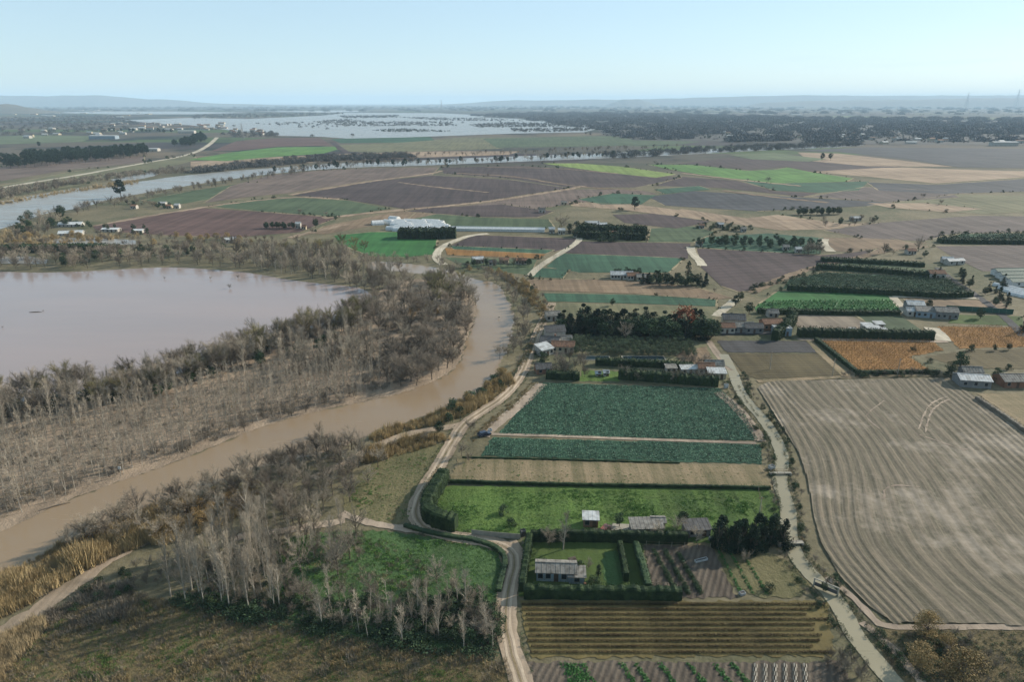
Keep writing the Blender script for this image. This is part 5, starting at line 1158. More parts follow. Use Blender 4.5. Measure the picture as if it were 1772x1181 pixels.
scatter('field_edge_scrub', _p, [m for m in K_bush.one] * 2 + K_warm.one[:1], 'scattered scrub and weeds along the field edges', 'scrub', .5, 1.0, 78)
def crop_rows(name, px, sx, sy, protos, label, h, seed, ang=0.0, jit=.12, cat='crop'):
    r = random.Random(seed); w = [G(*q) for q in px]; ca, sa = math.cos(ang), math.sin(ang)
    R2 = [(p.x*ca+p.y*sa, -p.x*sa+p.y*ca) for p in w]; xs = [p[0] for p in R2]; ys = [p[1] for p in R2]; pts = []
    y = min(ys)
    while y < max(ys):
        x = min(xs)
        while x < max(xs):
            a = x + r.uniform(-jit, jit); b = y + r.uniform(-jit, jit)
            if in_poly(a, b, R2) and r.random() > .03: pts.append((a*ca-b*sa, a*sa+b*ca, .03, h))
            x += sx
        y += sy
    scatter(name, pts, protos, label, cat, .75, 1.25, seed)
_r = random.Random(90); _p = []
for of_ in (-1, 1):
    for c, wdt in ((MAIN, 2.2), ([(1262,660),(1284,704),(1320,742),(1345,780),(1345,826),(1358,880),(1366,940),(1385,990),(1430,1030),(1460,1084),(1500,1130)], 2.1)):
        q = resample(path_pts(c, 2), .45)
        for a, b in zip(q[:-1], q[1:]):
            t = (b - a).normalized(); nn = Vector((-t.y, t.x, 0)); g = a + nn * of_ * (wdt + abs(_r.gauss(0, .5)))
            if noise.noise(Vector((g.x * .2, g.y * .2, of_))) > -.15: _p.append((g.x, g.y, .05, .8))
scatter('verge_growth', _p, S_drylow + S_grass + S_green, 'grass and weeds along the verges of the main track and the canal', 'weeds', .4, 1.0, 91)
crop_rows('leafy_crop', [(941,664),(1246,674),(1292,722),(1311,764),(864,752)], .75, .72, S_cab, 'dense blue green leafy crop filling the trapezoid field', 1.15, 230)
crop_rows('leafy_crop', [(853,759),(1316,771),(1319,803),(834,789)], .7, .62, S_cab, 'lower strip of dark green leafy crop', 1.0, 231)
crop_rows('vine_block', [(1413,588),(1611,589),(1631,607),(1571,617),(1611,642),(1479,643)], 1.1, 2.4, S_vine, 'rusty vines filling the block with the slanting side', 1.25, 232, cat='vines')
crop_rows('vine_block', [(1623,566),(1820,568),(1820,600),(1661,603)], 1.2, 2.6, S_vine, 'golden vines at the right edge', 1.3, 233, cat='vines')
crop_rows('leafy_crop', [(1357,500),(1368,484),(1425,473),(1640,483),(1682,508),(1640,513),(1500,505)], 1.6, 2.4, S_green, 'tall dark green crop in the right hand block', 1.9, 234)
crop_rows('leafy_crop', [(1308,531),(1345,520),(1545,522),(1556,539),(1440,541)], 1.6, 2.8, S_veg, 'green vegetable rows below the tall crop block', 3.0, 235)
crop_rows('leafy_crop', [(1627,417),(1662,406),(1820,405),(1820,420)], 3.5, 6, S_green, 'green orchard rows at the right edge', 3.4, 236)

# the front vineyard: ten trellised rows of vines
def vine_row(a, b, seed):
    rd = random.Random(seed); a = Vector(a); b = Vector(b); L = (b-a).length; t = (b-a).normalized()
    o = empty('vine_row', a)
    po = MB(); k = int(L / 5)
    for i in range(k + 1):
        q = t * L * i / k; po.tube([(q.x, q.y, 0), (q.x, q.y, .6)], [.045, .04], 4)
    for z in (.3, .55):
        po.tube([(0, 0, z), (t.x*L, t.y*L, z)], [.012, .012], 3)
    po.build('trellis', P_bark2, o)
    f = MB(); wd = MB(); n = int(L / 1.1)
    for i in range(n):
        q = t * (i + .5) * L / n; dens = .5 + noise.noise(Vector((q.x * .15, seed * 3.1, 0))) * .8
        wd.tube([(q.x, q.y, 0), (q.x + rd.gauss(0,.05), q.y, .3)], [.04, .03], 4)
        for _ in range(int(130 * max(.6, dens + .5))):
            f.leaf((q.x + rd.uniform(-.6, .6), q.y + rd.gauss(0, .13), rd.uniform(.05, .62)), .085, rd, up=.2)
        for _ in range(6):
            s = Vector((q.x + rd.uniform(-.5,.5), q.y + rd.gauss(0,.06), .35)); f.twig(s, s + Vector((rd.gauss(0,.12), rd.gauss(0,.05), rd.uniform(.1,.3))), .012)
    wd.build('vine_stems', P_bark2, o); f.build('vine_leaves', P_vine, o)
    return o
ords = ['first', 'second', 'third', 'fourth', 'fifth', 'sixth', 'seventh', 'eighth', 'ninth', 'tenth', 'eleventh', 'twelfth']
ya, yb = 1048, 1131; A0 = G(905, ya); A1 = G(920, yb); B0 = G(1425, ya); B1 = G(1440, yb)
for i in range(10):
    t = i / 9; a = A0.lerp(A1, t); b = B0.lerp(B1, t); a.x += RNG.uniform(-.5, .5); b.x += RNG.uniform(-4, .5)
    tag(vine_row(a, b, 300 + i), 'trellised row of yellowing vines, %s from the back of the front vineyard' % ords[i], 'vine row', 'vine rows of the front vineyard')
# allotment beds
for i, x in enumerate((1000, 1075, 1100, 1142, 1192, 1235, 1265, 980)):
    p = [(x - 6 - (i % 2) * 2, 1150), (x + 26, 1200)]; q0 = G(x, 1150); q1 = G(x + 34 + (x - 1000) * .08, 1215)
    rr = random.Random(400 + i); pts = []
    for k in range(int(90 * (2 if i in (0, 7) else 1))):
        c = q0.lerp(q1, rr.random()); pts.append((c.x + rr.uniform(-.5, .5) * (2.6 if i in (0, 7) else 1), c.y, .03, 1.1))
    scatter('vegetable_bed', pts, S_veg, '%s bed of leafy greens in the bottom allotment, counted from the left' % ['second', 'third', 'fourth', 'fifth', 'sixth', 'seventh', 'eighth', 'first'][i], 'vegetables', .7, 1.2, 400 + i)
for i, x in enumerate((1130, 1150, 1172, 1242, 1262, 1285)):
    q0 = G(x, 952 + (i % 3) * 3); q1 = G(x + 42, 1030); rr = random.Random(420 + i)
    pts = []
    for k in range(110):
        c = q0.lerp(q1, rr.random()); pts.append((c.x + rr.uniform(-.35, .35), c.y, .03, 1.0))
    scatter('vegetable_bed', pts, S_veg if i > 2 else S_green, '%s planted row in the plots right of the garden' % ords[i], 'vegetables', .5, 1.1, 420 + i)

# ------------------------------------------------------------------ buildings
B_white = plain_mat('white_wall', (196, 190, 178), rough=.8)
B_cream = plain_mat('cream_wall', (196, 182, 156), rough=.85)
B_brick = plain_mat('brick_wall', (150, 112, 90), rough=.9)
B_grey = plain_mat('grey_wall', (140, 140, 138), rough=.85)
B_blue = plain_mat('pale_blue_wall', (150, 166, 176), rough=.8)
R_tile = plain_mat('clay_tile_roof', (150, 112, 88), rough=.9, c2=(92, 72, 60), sc=1.2)
R_grey = plain_mat('fibre_cement_roof', (146, 142, 134), rough=.8, c2=(88, 84, 76), sc=.9)
R_white = plain_mat('white_sheet_roof', (204, 206, 204), rough=.6, c2=(140, 138, 132), sc=.6)
R_dark = plain_mat('dark_sheet_roof', (92, 92, 92), rough=.7, c2=(64, 60, 56))
R_green = plain_mat('green_sheet', (44, 92, 80), rough=.6)
B_glass = plain_mat('window_glass', (46, 54, 62), rough=.15)
B_door = plain_mat('painted_door', (96, 78, 62), rough=.6)
B_film = plain_mat('tunnel_film', (226, 226, 222), rough=.5, c2=(190, 192, 190))
B_conc = plain_mat('concrete', (170, 164, 150), rough=.9)
B_rust = plain_mat('rusty_iron', (120, 84, 62), rough=.8)
def ribs(m, x0, x1, ya, za, yb, zb, n):   # standing ribs of a sheet or tile roof slope
    for i in range(n):
        x = x0 + (x1 - x0) * (i + .5) / n
        d = Vector((0, yb-ya, zb-za)).normalized(); up = Vector((0, -d.z, d.y)) * (.05 if d.y > 0 else -.05)
        w = .05
        a = Vector((x, ya, za)); b = Vector((x, yb, zb))
        m.face([a + Vector((-w,0,0)), b + Vector((-w,0,0)), b + up, a + up]); m.face([a + up, b + up, b + Vector((w,0,0)), a + Vector((w,0,0))])
def building(name, px, py, L, W, H, label, cat='house', rot=0.0, roof='gable', wm=None, rm=None, rise=1.4, wins=3, door=True, chim=False, group=None, detail=None, loc=None):
    wm = wm or B_white; rm = rm or R_tile
    if 300 < py < 470: L *= .66; W *= .75; H *= .85; rise *= .8
    q = loc or G(px, py); o = empty(name, (q.x, q.y, 0), rot); d = math.hypot(q.x, q.y)
    detail = (d < 900) if detail is None else detail
    w = MB(); x0, x1, y0, y1 = -L/2, L/2, 0, W
    w.box(x0, x1, y0, y1, 0, H)
    if roof == 'gable':
        for x in (x0, x1):
            p = [(x, y0, H), (x, y1, H), (x, (y0+y1)/2, H+rise)]; w.face(p if x > 0 else p[::-1])
    w.build('wall', wm, o)
    r = MB(); e = .35; t = .14
    if roof == 'gable':
        ym = (y0+y1)/2; sl_ = rise / (W/2)
        for s in (-1, 1):
            ye = ym + s * (W/2 + e); ze = H - e * sl_ + .03
            a = [(x0-e, ye, ze), (x1+e, ye, ze), (x1+e, ym, H+rise+.03), (x0-e, ym, H+rise+.03)]; b = [(p[0], p[1], p[2]+t) for p in a]
            if s > 0: a, b = a[::-1], b[::-1]
            r.face(b); r.face(a[::-1])
            for i in range(4): r.face([a[i], a[(i+1) % 4], b[(i+1) % 4], b[i]])
            if detail: ribs(r, x0-e, x1+e, ye, ze+t+.004, ym, H+rise+.03+t+.004, max(4, int(L / .9)))
        r.box(x0-e, x1+e, ym-.14, ym+.14, H+rise+t-.02, H+rise+t+.12)
    elif roof == 'shed':
        a = [(x0-e, y0-e, H+.03), (x1+e, y0-e, H+.03), (x1+e, y1+e, H+rise), (x0-e, y1+e, H+rise)]; b = [(p[0], p[1], p[2]+t) for p in a]
        r.face(b); r.face(a[::-1])
        for i in range(4): r.face([a[i], a[(i+1) % 4], b[(i+1) % 4], b[i]])
        if detail: ribs(r, x0-e, x1+e, y0-e, H+.03+t+.004, y1+e, H+rise+t+.004, max(4, int(L / .9)))
        g = MB()
        for x in (x0, x1): p = [(x, y0, H), (x, y1, H), (x, y1, H+rise)]; g.face(p)
        g.face([(x0, y1, H), (x1, y1, H), (x1, y1, H+rise), (x0, y1, H+rise)]); g.build('gable', wm, o)
    else:
        r.box(x0-.1, x1+.1, y0-.1, y1+.1, H+.004, H+.16)
        r.box(x0-.1, x1+.1, y0-.1, y0+.12, H+.16, H+.45); r.box(x0-.1, x1+.1, y1-.12, y1+.1, H+.16, H+.45)
        r.box(x0-.1, x0+.12, y0+.12, y1-.12, H+.16, H+.45); r.box(x1-.12, x1+.1, y0+.12, y1-.12, H+.16, H+.45)
    ro = r.build('roof', rm, o)
    if chim:
        c = MB(); c.box(L*.22, L*.22+.6, W*.55, W*.55+.6, H+rise*.3, H+rise+.9); c.box(L*.22-.08, L*.22+.68, W*.55-.08, W*.55+.68, H+rise+.9, H+rise+1.02); c.build('chimney', B_brick, ro)
    n = wins + (1 if door else 0)
    for i in range(n):
        x = x0 + L * (i + .5) / n
        if door and i == n // 2:
            dm = MB(); dm.box(x-.5, x+.5, -.05, .02, .02, 2.1); dd = dm.build('door', B_door, o)
            if detail and d < 400: hm = MB(); hm.box(x+.3, x+.38, -.1, -.05, 1.0, 1.08); hm.build('handle', B_rust, dd)
        else:
            ww = min(.55, L / n * .3); z0 = min(1.0, H * .35); z1 = min(H * .85, 2.2)
            fm = MB(); fm.box(x-ww-.08, x+ww+.08, -.06, .0, z0-.08, z0); fm.box(x-ww-.08, x+ww+.08, -.06, .0, z1, z1+.08)
            fm.box(x-ww-.08, x-ww, -.06, .0, z0, z1); fm.box(x+ww, x+ww+.08, -.06, .0, z0, z1)
            wo_ = fm.build('window', B_conc, o)
            pm = MB(); pm.box(x-ww, x+ww, -.025, .0, z0, z1); pm.build('pane', B_glass, wo_)
    return tag(o, label, cat, group)
T = math.radians
building('house', 962, 1008, 8.6, 4.2, 2.5, 'long low house with grey roof and pale blue front inside the hedged garden', rise=.9, wm=B_blue, rm=R_grey, wins=4, rot=T(-3))
building('shed', 998, 1012, 3.4, 3.0, 1.9, 'low grey lean-to at the right end of the long house', cat='shed', roof='shed', rise=.5, wm=B_blue, rm=R_grey, wins=1, door=False, rot=T(-3))
building('hut', 1022, 914, 3.6, 2.8, 2.3, 'small hut with a white roof behind the garden hedge', cat='hut', roof='shed', rise=.5, wm=B_brick, rm=R_white, wins=1, rot=T(-4))
building('shed', 1120, 928, 7.5, 3.6, 2.0, 'long low grey shed left of the conifer clump', cat='shed', roof='shed', rise=.7, wm=B_grey, rm=R_grey, wins=2, rot=T(2))
building('shed', 1208, 930, 6.0, 3.6, 2.0, 'low dark grey shed half hidden beside the conifer clump', cat='shed', roof='shed', rise=.6, wm=B_grey, rm=R_dark, wins=1, rot=T(4))
building('shed', 1140, 918, 3.0, 2.6, 2.2, 'small pale shed behind the long grey one', cat='shed', roof='gable', rise=.5, wm=B_cream, rm=R_grey, wins=1, door=False)
sheet('patio', [(1052,926),(1092,928),(1096,909),(1060,907)], B_conc, 6, 'pale concrete patio beside the small hut', cat='patio')
# cluster by the river track
building('house', 962, 590, 8.5, 7, 4.2, 'tall white house at the back of the track side cluster', rm=R_dark, wins=3, rot=T(8), rise=1.8)
building('house', 950, 604, 8, 6, 3.2, 'white house with dark roof in the middle of the track side cluster', rm=R_dark, wins=2, rot=T(-12), chim=True)
building('house', 948, 616, 6, 5, 2.8, 'front white house of the track side cluster', rm=R_white, wins=2, rot=T(35), roof='shed')
building('house', 974, 611, 9.5, 5.5, 2.8, 'low tile roofed house in the track side cluster', rm=R_tile, wins=3, rot=T(-5), wm=B_cream)
building('shed', 980, 598, 5, 4, 2.4, 'little shed beside the orchard corner', cat='shed', rm=R_grey, wins=1, rot=T(5))
building('shed', 942, 648, 6, 5, 2.2, 'brown roofed shed by the head of the leafy crop', cat='shed', rm=R_dark, wm=B_brick, wins=1, rot=T(10))
building('house', 958, 556, 7, 5, 2.8, 'low pale house at the left end of the conifer wood', rm=R_grey, wins=2, rot=T(10))
for x, y, w in ((1032,624,11),(1115,624,17)):
    o = MB(); n = 8
    L = w; q = G(x, y)
    m = MB(); m.box(-L/2, L/2, 0, 4, 0, .5); m.build
    t = empty('swimming_pool', (q.x, q.y, 0))
    rim = MB(); rim.box(-L/2, L/2, -.4, 0, 0, .35); rim.box(-L/2, L/2, 4, 4.4, 0, .35); rim.box(-L/2-.4, -L/2, -.4, 4.4, 0, .35); rim.box(L/2, L/2+.4, -.4, 4.4, 0, .35); rim.build('rim', B_conc, t)
    cv = MB(); cv.box(-L/2, L/2, 0, 4, .02, .25); cv.build('cover', plain_mat('dark_cover', (30, 54, 62), rough=.4), t)
    tag(t, 'covered dark basin %s' % ('nearer the white house cluster' if w == 11 else 'in the middle of the compound grass'), 'basin')
building('house', 1222, 650, 6, 5, 2.8, 'small white house at the right end of the compound', rm=R_tile, wins=2, rot=T(-6))
building('shed', 1241, 657, 6.5, 4, 2.4, 'white roofed shed beside the head of the canal', cat='shed', rm=R_white, wm=B_cream, wins=1, rot=T(-3), roof='shed', rise=.8)
building('house', 1236, 645, 7, 4, 3.0, 'low white building behind the white roofed shed', rm=R_grey, wins=3, rot=T(-3))
building('shed', 1195, 648, 7, 3.5, 2.0, 'long pale shed in the compound yard', cat='shed', rm=R_white, wins=2, rot=T(2), roof='shed', rise=.5)
building('shed', 1162, 646, 4, 3.5, 1.9, 'small grey shed in the compound yard', cat='shed', rm=R_grey, wins=1, roof='shed', rise=.5)
building('toy_playhouse', 1049, 652, 2.0, 1.8, 1.6, 'little white playhouse on the green playing lawn', cat='playhouse', rm=R_white, wins=1, rise=.6)
building('toy_playhouse', 1035, 652, 1.8, 1.6, 1.3, 'little blue roofed playhouse on the green playing lawn', cat='playhouse', rm=B_blue, wins=1, rise=.5)
# roadside houses right of the conifer wood
building('house', 1270, 566, 10, 7, 3.4, 'dark roofed house at the left of the roadside row', rm=R_dark, wm=B_cream, wins=3, rot=T(-8), rise=1.9)
building('house', 1282, 577, 12, 6, 3.0, 'grey low house in front of the roadside row', rm=R_grey, wm=B_grey, wins=4, rot=T(-2))
building('house', 1258, 578, 7, 5, 3.0, 'white house at the left front of the roadside row', rm=R_tile, wins=2)
building('house', 1305, 578, 8, 5, 2.8, 'grey shed like house in the middle of the roadside row', rm=R_dark, wm=B_grey, wins=2)
building('house', 1338, 572, 9, 6, 3.2, 'tile roofed house behind the white shed', rm=R_tile, wm=B_brick, wins=3, rot=T(5))
building('shed', 1355, 582, 7.5, 5, 3.4, 'white cube shaped shed at the right of the roadside row', cat='shed', rm=R_white, wm=B_blue, wins=1, roof='flat')
building('shed', 1338, 550, 5, 4, 2.2, 'pale hut on the garden lawn by the dark hedge', cat='hut', rm=R_grey, wins=1)
# white farms in the middle distance
building('farmhouse', 1076, 484, 13, 6, 2.8, 'long white farmhouse in front of the dark trees', rm=R_white, wins=6, rise=1.5, rot=T(-3))
building('farmhouse', 1096, 485, 7, 5, 2.6, 'shorter white wing right of the long farmhouse', rm=R_tile, wins=3, rot=T(4))
building('shed', 1114, 487, 8, 5, 2.4, 'small pale shed at the right of the long white farmhouse', cat='shed', rm=R_grey, wm=B_cream, wins=2)
building('farmhouse', 828, 457, 11, 7, 3.4, 'small farmhouse with a white gable by the rusty strip', rm=R_white, wins=3, rise=1.7, rot=T(12))
building('farmhouse', 872, 457, 9, 7, 3.0, 'low tile roofed farmhouse right of the small one', rm=R_tile, wm=B_cream, wins=4, rot=T(-3))
building('farmhouse', 902, 458, 11, 6, 3.0, 'white low house at the right of the farmhouse row', rm=R_tile, wins=3)
building('shed', 852, 460, 7, 5, 2.4, 'dark roofed shed between two farmhouses', cat='shed', rm=R_dark, wins=1)
# polytunnels
def tunnel(px, py, L, W, H, rot, label, group=None, n=1, name='polytunnel'):
    if py < 470: L *= .62
    q = G(px, py); o = empty(name, (q.x, q.y, 0), rot); m = MB(); K = 8
    N = max(4, int(L / 4)); 
    for i in range(N + 1):
        for k in range(K + 1):
            a = math.pi * k / K; m.v.append((-L/2 + L*i/N, W/2 - math.cos(a) * W/2, math.sin(a) * H))
    for i in range(N):
        for k in range(K):
            a = i*(K+1)+k; m.f.append((a, a+1, a+K+2, a+K+1)); m.m.append(0)
    m.f.append(tuple(range(K+1))); m.m.append(0); b = N*(K+1); m.f.append(tuple(range(b+K, b-1, -1))); m.m.append(0)
    m.build('film', B_film, o)
    h = MB()
    for i in range(N + 1):
        h.tube([(-L/2 + L*i/N, W/2 - math.cos(math.pi*k/K) * (W/2+.03), math.sin(math.pi*k/K) * (H+.03)) for k in range(K+1)], [.05]*(K+1), 3)
    h.build('hoops', B_grey, o)
    return tag(o, label, 'polytunnel', group)
for i in range(9):
    y = 386 + i * 1.9
    for j in range(3):
        tunnel(690 + j * 29 + i * 1.2 + rd.uniform(-5, 5) - (9 if i > 6 else 0), y, 26 + rd.uniform(-6, 8), 6.0, 3.0, T(-14 + rd.uniform(-5, 5)), 'white polytunnel in the block above the dark hedge', 'polytunnels above the dark hedge')
tunnel(655, 390, 16, 9, 3.6, T(20), 'white polytunnel standing apart at the left of the block')
for x, y in ((678,382),(668,388)):
    tunnel(x, y, 14, 8, 3.4, T(-25), 'short white polytunnel at the upper left corner of the block', 'short polytunnels at the corner')
building('greenhouse', 860, 401, 118, 7, 2.4, 'very long thin white greenhouse running right from the tunnels', cat='greenhouse', rm=B_film, wm=B_film, wins=0, rot=T(-4.5), rise=1.6, door=False)
building('greenhouse', 121, 393, 28, 9, 2.4, 'white glasshouse in the waterside grove, the farther one', cat='greenhouse', rm=B_film, wins=5, rot=T(8), rise=2)
building('greenhouse', 122, 408, 26, 8, 2.2, 'white glasshouse in the waterside grove, the nearer one', cat='greenhouse', rm=B_film, wins=5, rot=T(14), rise=2)
building('greenhouse', 190, 402, 20, 8, 2.6, 'low pale glasshouse right of the waterside grove', cat='greenhouse', rm=B_film, wins=3, rot=T(0), rise=1)
building('greenhouse', 238, 404, 12, 7, 2.6, 'short pale glasshouse on the grass behind the lagoon', cat='greenhouse', rm=B_film, wins=2, rot=T(0), rise=1)
building('shed', 400, 421, 12, 8, 3.2, 'white shed alone above the far lagoon trees', cat='shed', rm=R_white, wins=2, rot=T(25))
building('cottage', 280, 356, 11, 7, 3, 'white cottage with long roof by the reddish field', rm=R_white, wins=3, cat='cottage')
building('cottage', 306, 361, 7, 6, 4.0, 'tall white cottage at the right by the reddish field', rm=R_white, wins=2, cat='cottage')
building('cottage', 231, 362, 8, 7, 3.5, 'small white cottage at the left by the reddish field', rm=R_tile, wins=2, cat='cottage')
building('cottage', 290, 361, 9, 7, 3, 'low cream cottage by the reddish field', rm=R_tile, wm=B_cream, wins=2, cat='cottage')
building('hut', 516, 396, 6, 5, 5, 'white hut beside the dark clump on the reddish field corner', cat='hut', rm=R_white, wins=1)
building('hut', 526, 398, 5, 4, 3, 'little cream hut at the lane end', cat='hut', rm=R_tile, wm=B_cream, wins=1)
building('hut', 938, 369, 9, 7, 4, 'dark roofed hut alone on the brown wedge', cat='hut', rm=R_dark, wins=1)
building('hut', 976, 355, 9, 6, 3, 'pale hut alone by the tan lane', cat='hut', rm=R_grey, wins=1, wm=B_cream)
for i, (x, y, L, lb) in enumerate(((1025,393,18,'white barn at the back of the farm clump'),(1042,396,12,'smaller white barn in the farm clump'),(972,406,8,'small white shed left of the farm clump'),(955,404,7,'smallest white shed left of the farm clump'),(999,412,8,'cream gatehouse where the pale track meets the farm clump'),(1060,411,9,'low pale shed in front of the farm clump'))):
    building('barn', x, y, L, 8, 4, lb, cat='barn', rm=R_white if i < 4 else R_tile, wins=2)
for i, (x, y, L, lb) in enumerate(((1246,394,8,'small cream house at the farm near the slate field'),(1214,396,6,'tiny white hut left of the farm near the slate field'),(1287,402,6,'white hut below the farm near the slate field'),(1482,383,14,'white roofed barn on the field edge right of the tan stubble'),(1212,427,5,'white hut at the left end of the nursery'),(1360,434,6,'first white hut inside the nursery trees'),(1382,438,6,'second white hut inside the nursery trees'),
      (1578,441,9,'white house below the tall bare tree on the right'),(1655,459,18,'long white house of the right hand farm'),(1640,456,10,'grey roofed wing of the right hand farm'),(1622,483,9,'pale hut at the end of the field lane'))):
    building('hut' if L < 9 else 'farmhouse', x, y, L, 6, 3.2, lb, cat='hut' if L < 9 else 'farmhouse', rm=(R_white, R_tile, R_grey)[i % 3] if L < 14 else R_white, wins=2, rot=T((i * 37) % 30 - 15))
# right hand yard
building('warehouse', 1610, 551, 13, 9, 3.2, 'grey blue warehouse beside the dark sheet fence', cat='warehouse', rm=R_grey, wm=B_blue, wins=4, rot=T(-14), rise=1.4)
building('warehouse', 1638, 553, 10, 7, 3.6, 'second grey warehouse right of the first', cat='warehouse', rm=R_grey, wm=B_grey, wins=3, rot=T(-10), rise=1.6)
building('shed', 1584, 538, 8, 6, 3, 'dark roofed shed at the back of the grey warehouses', cat='shed', rm=R_white, wm=B_grey, wins=1, rot=T(-10))
building('shed', 1578, 548, 5, 4, 2.6, 'white shed in front of the grey warehouses', cat='shed', rm=R_white, wins=1)
for i, (x, y, L, lb) in enumerate(((1502,574,4.5,'white tank topped shed at the back of the garden yard'),(1512,579,6,'largest white shed of the garden yard'),(1522,571,4,'small white shed at the right of the garden yard'),(1528,583,4,'white box shed nearest the long dark hedge'),(1478,583,2.5,'tiny white hut by the long dark hedge'))):
    building('shed', x, y, L, 3.5, 2.6, lb, cat='shed', rm=R_white, wins=1, roof='shed', rise=.5)
building('barn', 1687, 672, 10.5, 7, 2.9, 'long white walled barn above the curving rows', cat='barn', rm=R_white, wm=B_grey, wins=3, rot=T(-10), rise=1.2, door=False)
building('shed', 1683, 655, 7, 5, 2.4, 'low pale green shed behind the long barn', cat='shed', rm=R_grey, wm=B_grey, wins=1, rot=T(-8))
building('barn', 1760, 672, 10, 7, 2.6, 'grey brown barn at the right edge above the curving rows', cat='barn', rm=R_grey, wm=B_brick, wins=2, rot=T(0), rise=1.6)
for i in range(4):
    tunnel(1742 + i * 9, 500 + i * 5.4, 16, 3.5, 1.8, T(-62), 'narrow polytunnel in the nursery at the right edge', 'nursery polytunnels at the right edge')
for i in range(4):
    building('greenhouse', 1758 + i * 9, 478 + i * 6, 24, 6, 2.8, ['first', 'second', 'third', 'fourth'][i] + ' green glass nursery house from the back at the right edge', cat='greenhouse', rm=R_green, wm=B_film, wins=2, rot=T(4))
def fence(name, px, h, mat, label, post=None, panel=True, gap=3.0):
    w = path_pts(px, 0); o = empty(name, w[0]); c = w[0]; pts = resample(w, gap); pm = MB(); sm_ = MB()
    for p in pts: q = p - c; pm.tube([(q.x, q.y, 0), (q.x, q.y, h + .1)], [.05, .05], 4)
    for a, b in zip(pts[:-1], pts[1:]):
        a, b = a - c, b - c
        if panel:
            t = (b-a).normalized(); nn = Vector((-t.y, t.x, 0)) * .03
            sm_.v += []
            k = len(sm_.v); sm_.v.extend([tuple(v_) for v_ in (a-nn, b-nn, b+nn, a+nn, a-nn+Vector((0,0,h)), b-nn+Vector((0,0,h)), b+nn+Vector((0,0,h)), a+nn+Vector((0,0,h)))])
            for f in ((0,3,2,1),(4,5,6,7),(0,1,5,4),(1,2,6,5),(2,3,7,6),(3,0,4,7)): sm_.f.append(tuple(k+i for i in f)); sm_.m.append(0)
        else:
            for z in (h*.35, h*.9): sm_.tube([(a.x, a.y, z), (b.x, b.y, z)], [.02, .02], 3)
    pm.build('posts', post or B_conc, o); sm_.build('panels' if panel else 'wires', mat, o)
    return tag(o, label, 'fence')
fence('sheet_fence', [(1636,537),(1690,540),(1760,545)], 2.6, R_green, 'long dark green sheet fence behind the right hand garden')
fence('garden_wall', [(900,934),(850,930),(798,924)], 1.5, B_conc, 'low grey wall along the track by the bright meadow')
fence('wire_fence', [(1118,946),(1170,948),(1230,950)], 1.4, B_rust, 'wire fence at the head of the vegetable plots', panel=False)
fence('wire_fence', [(1312,852),(1318,880),(1316,925)], 1.5, B_rust, 'wire fence at the right end of the bright meadow', panel=False)
fence('wire_fence', [(1245,682),(1272,708),(1296,738),(1306,760)], 1.2, B_rust, 'wire fence curving along the right margin of the leafy crop', panel=False, gap=2.2)
# little canal bridges
def bridge(px, py, L, W, rot, label):
    q = G(px, py); o = empty('footbridge', (q.x, q.y, .25), rot)
    d = MB(); d.box(-L/2, L/2, -W/2, W/2, .25, .45); d.build('deck', B_conc, o)
    for s in (-1, 1):
        a = MB(); a.box(-L/2 if s < 0 else L/2-.5, -L/2+.5 if s < 0 else L/2, -W/2-.2, W/2+.2, -.3, .25); a.build('abutment', B_conc, o)
        r = MB()
        for i in range(4): x = -L/2 + L*i/3; r.tube([(x, s*W/2*.95, .45), (x, s*W/2*.95, 1.3)], [.04, .04], 4)
        r.tube([(-L/2, s*W/2*.95, 1.3), (L/2, s*W/2*.95, 1.3)], [.04, .04], 4); r.build('railing', B_rust, o)
    return tag(o, label, 'footbridge')
bridge(1367, 943, 6.2, 1.3, T(4), 'narrow footbridge over the canal below the conifer clump')
bridge(1350, 822, 6.2, .8, T(0), 'narrow plank bridge over the canal beside the fallow strip')
def sluice():
    q = G(1428, 1024); o = empty('sluice_gate', (q.x, q.y, .1), T(-40))
    f = MB(); f.box(-2.6, -2.3, -.15, .15, 0, 1.9); f.box(2.3, 2.6, -.15, .15, 0, 1.9); f.box(-2.6, 2.6, -.12, .12, 1.9, 2.1); f.build('frame', B_conc, o)
    g = MB(); g.box(-2.3, 2.3, -.05, .05, .3, 1.2); g.build('gate', R_dark, o)
    w = MB(); w.tube([(0,0,2.1),(0,0,2.6)], [.05,.05], 6); w.tube([(math.cos(a/10*6.283)*.35, math.sin(a/10*6.283)*.35, 2.6) for a in range(11)], [.03]*11, 4); w.build('hand_wheel', B_rust, o)
    return tag(o, 'dark sluice gate across the canal at the corner of the vineyard', 'sluice gate')
sluice()
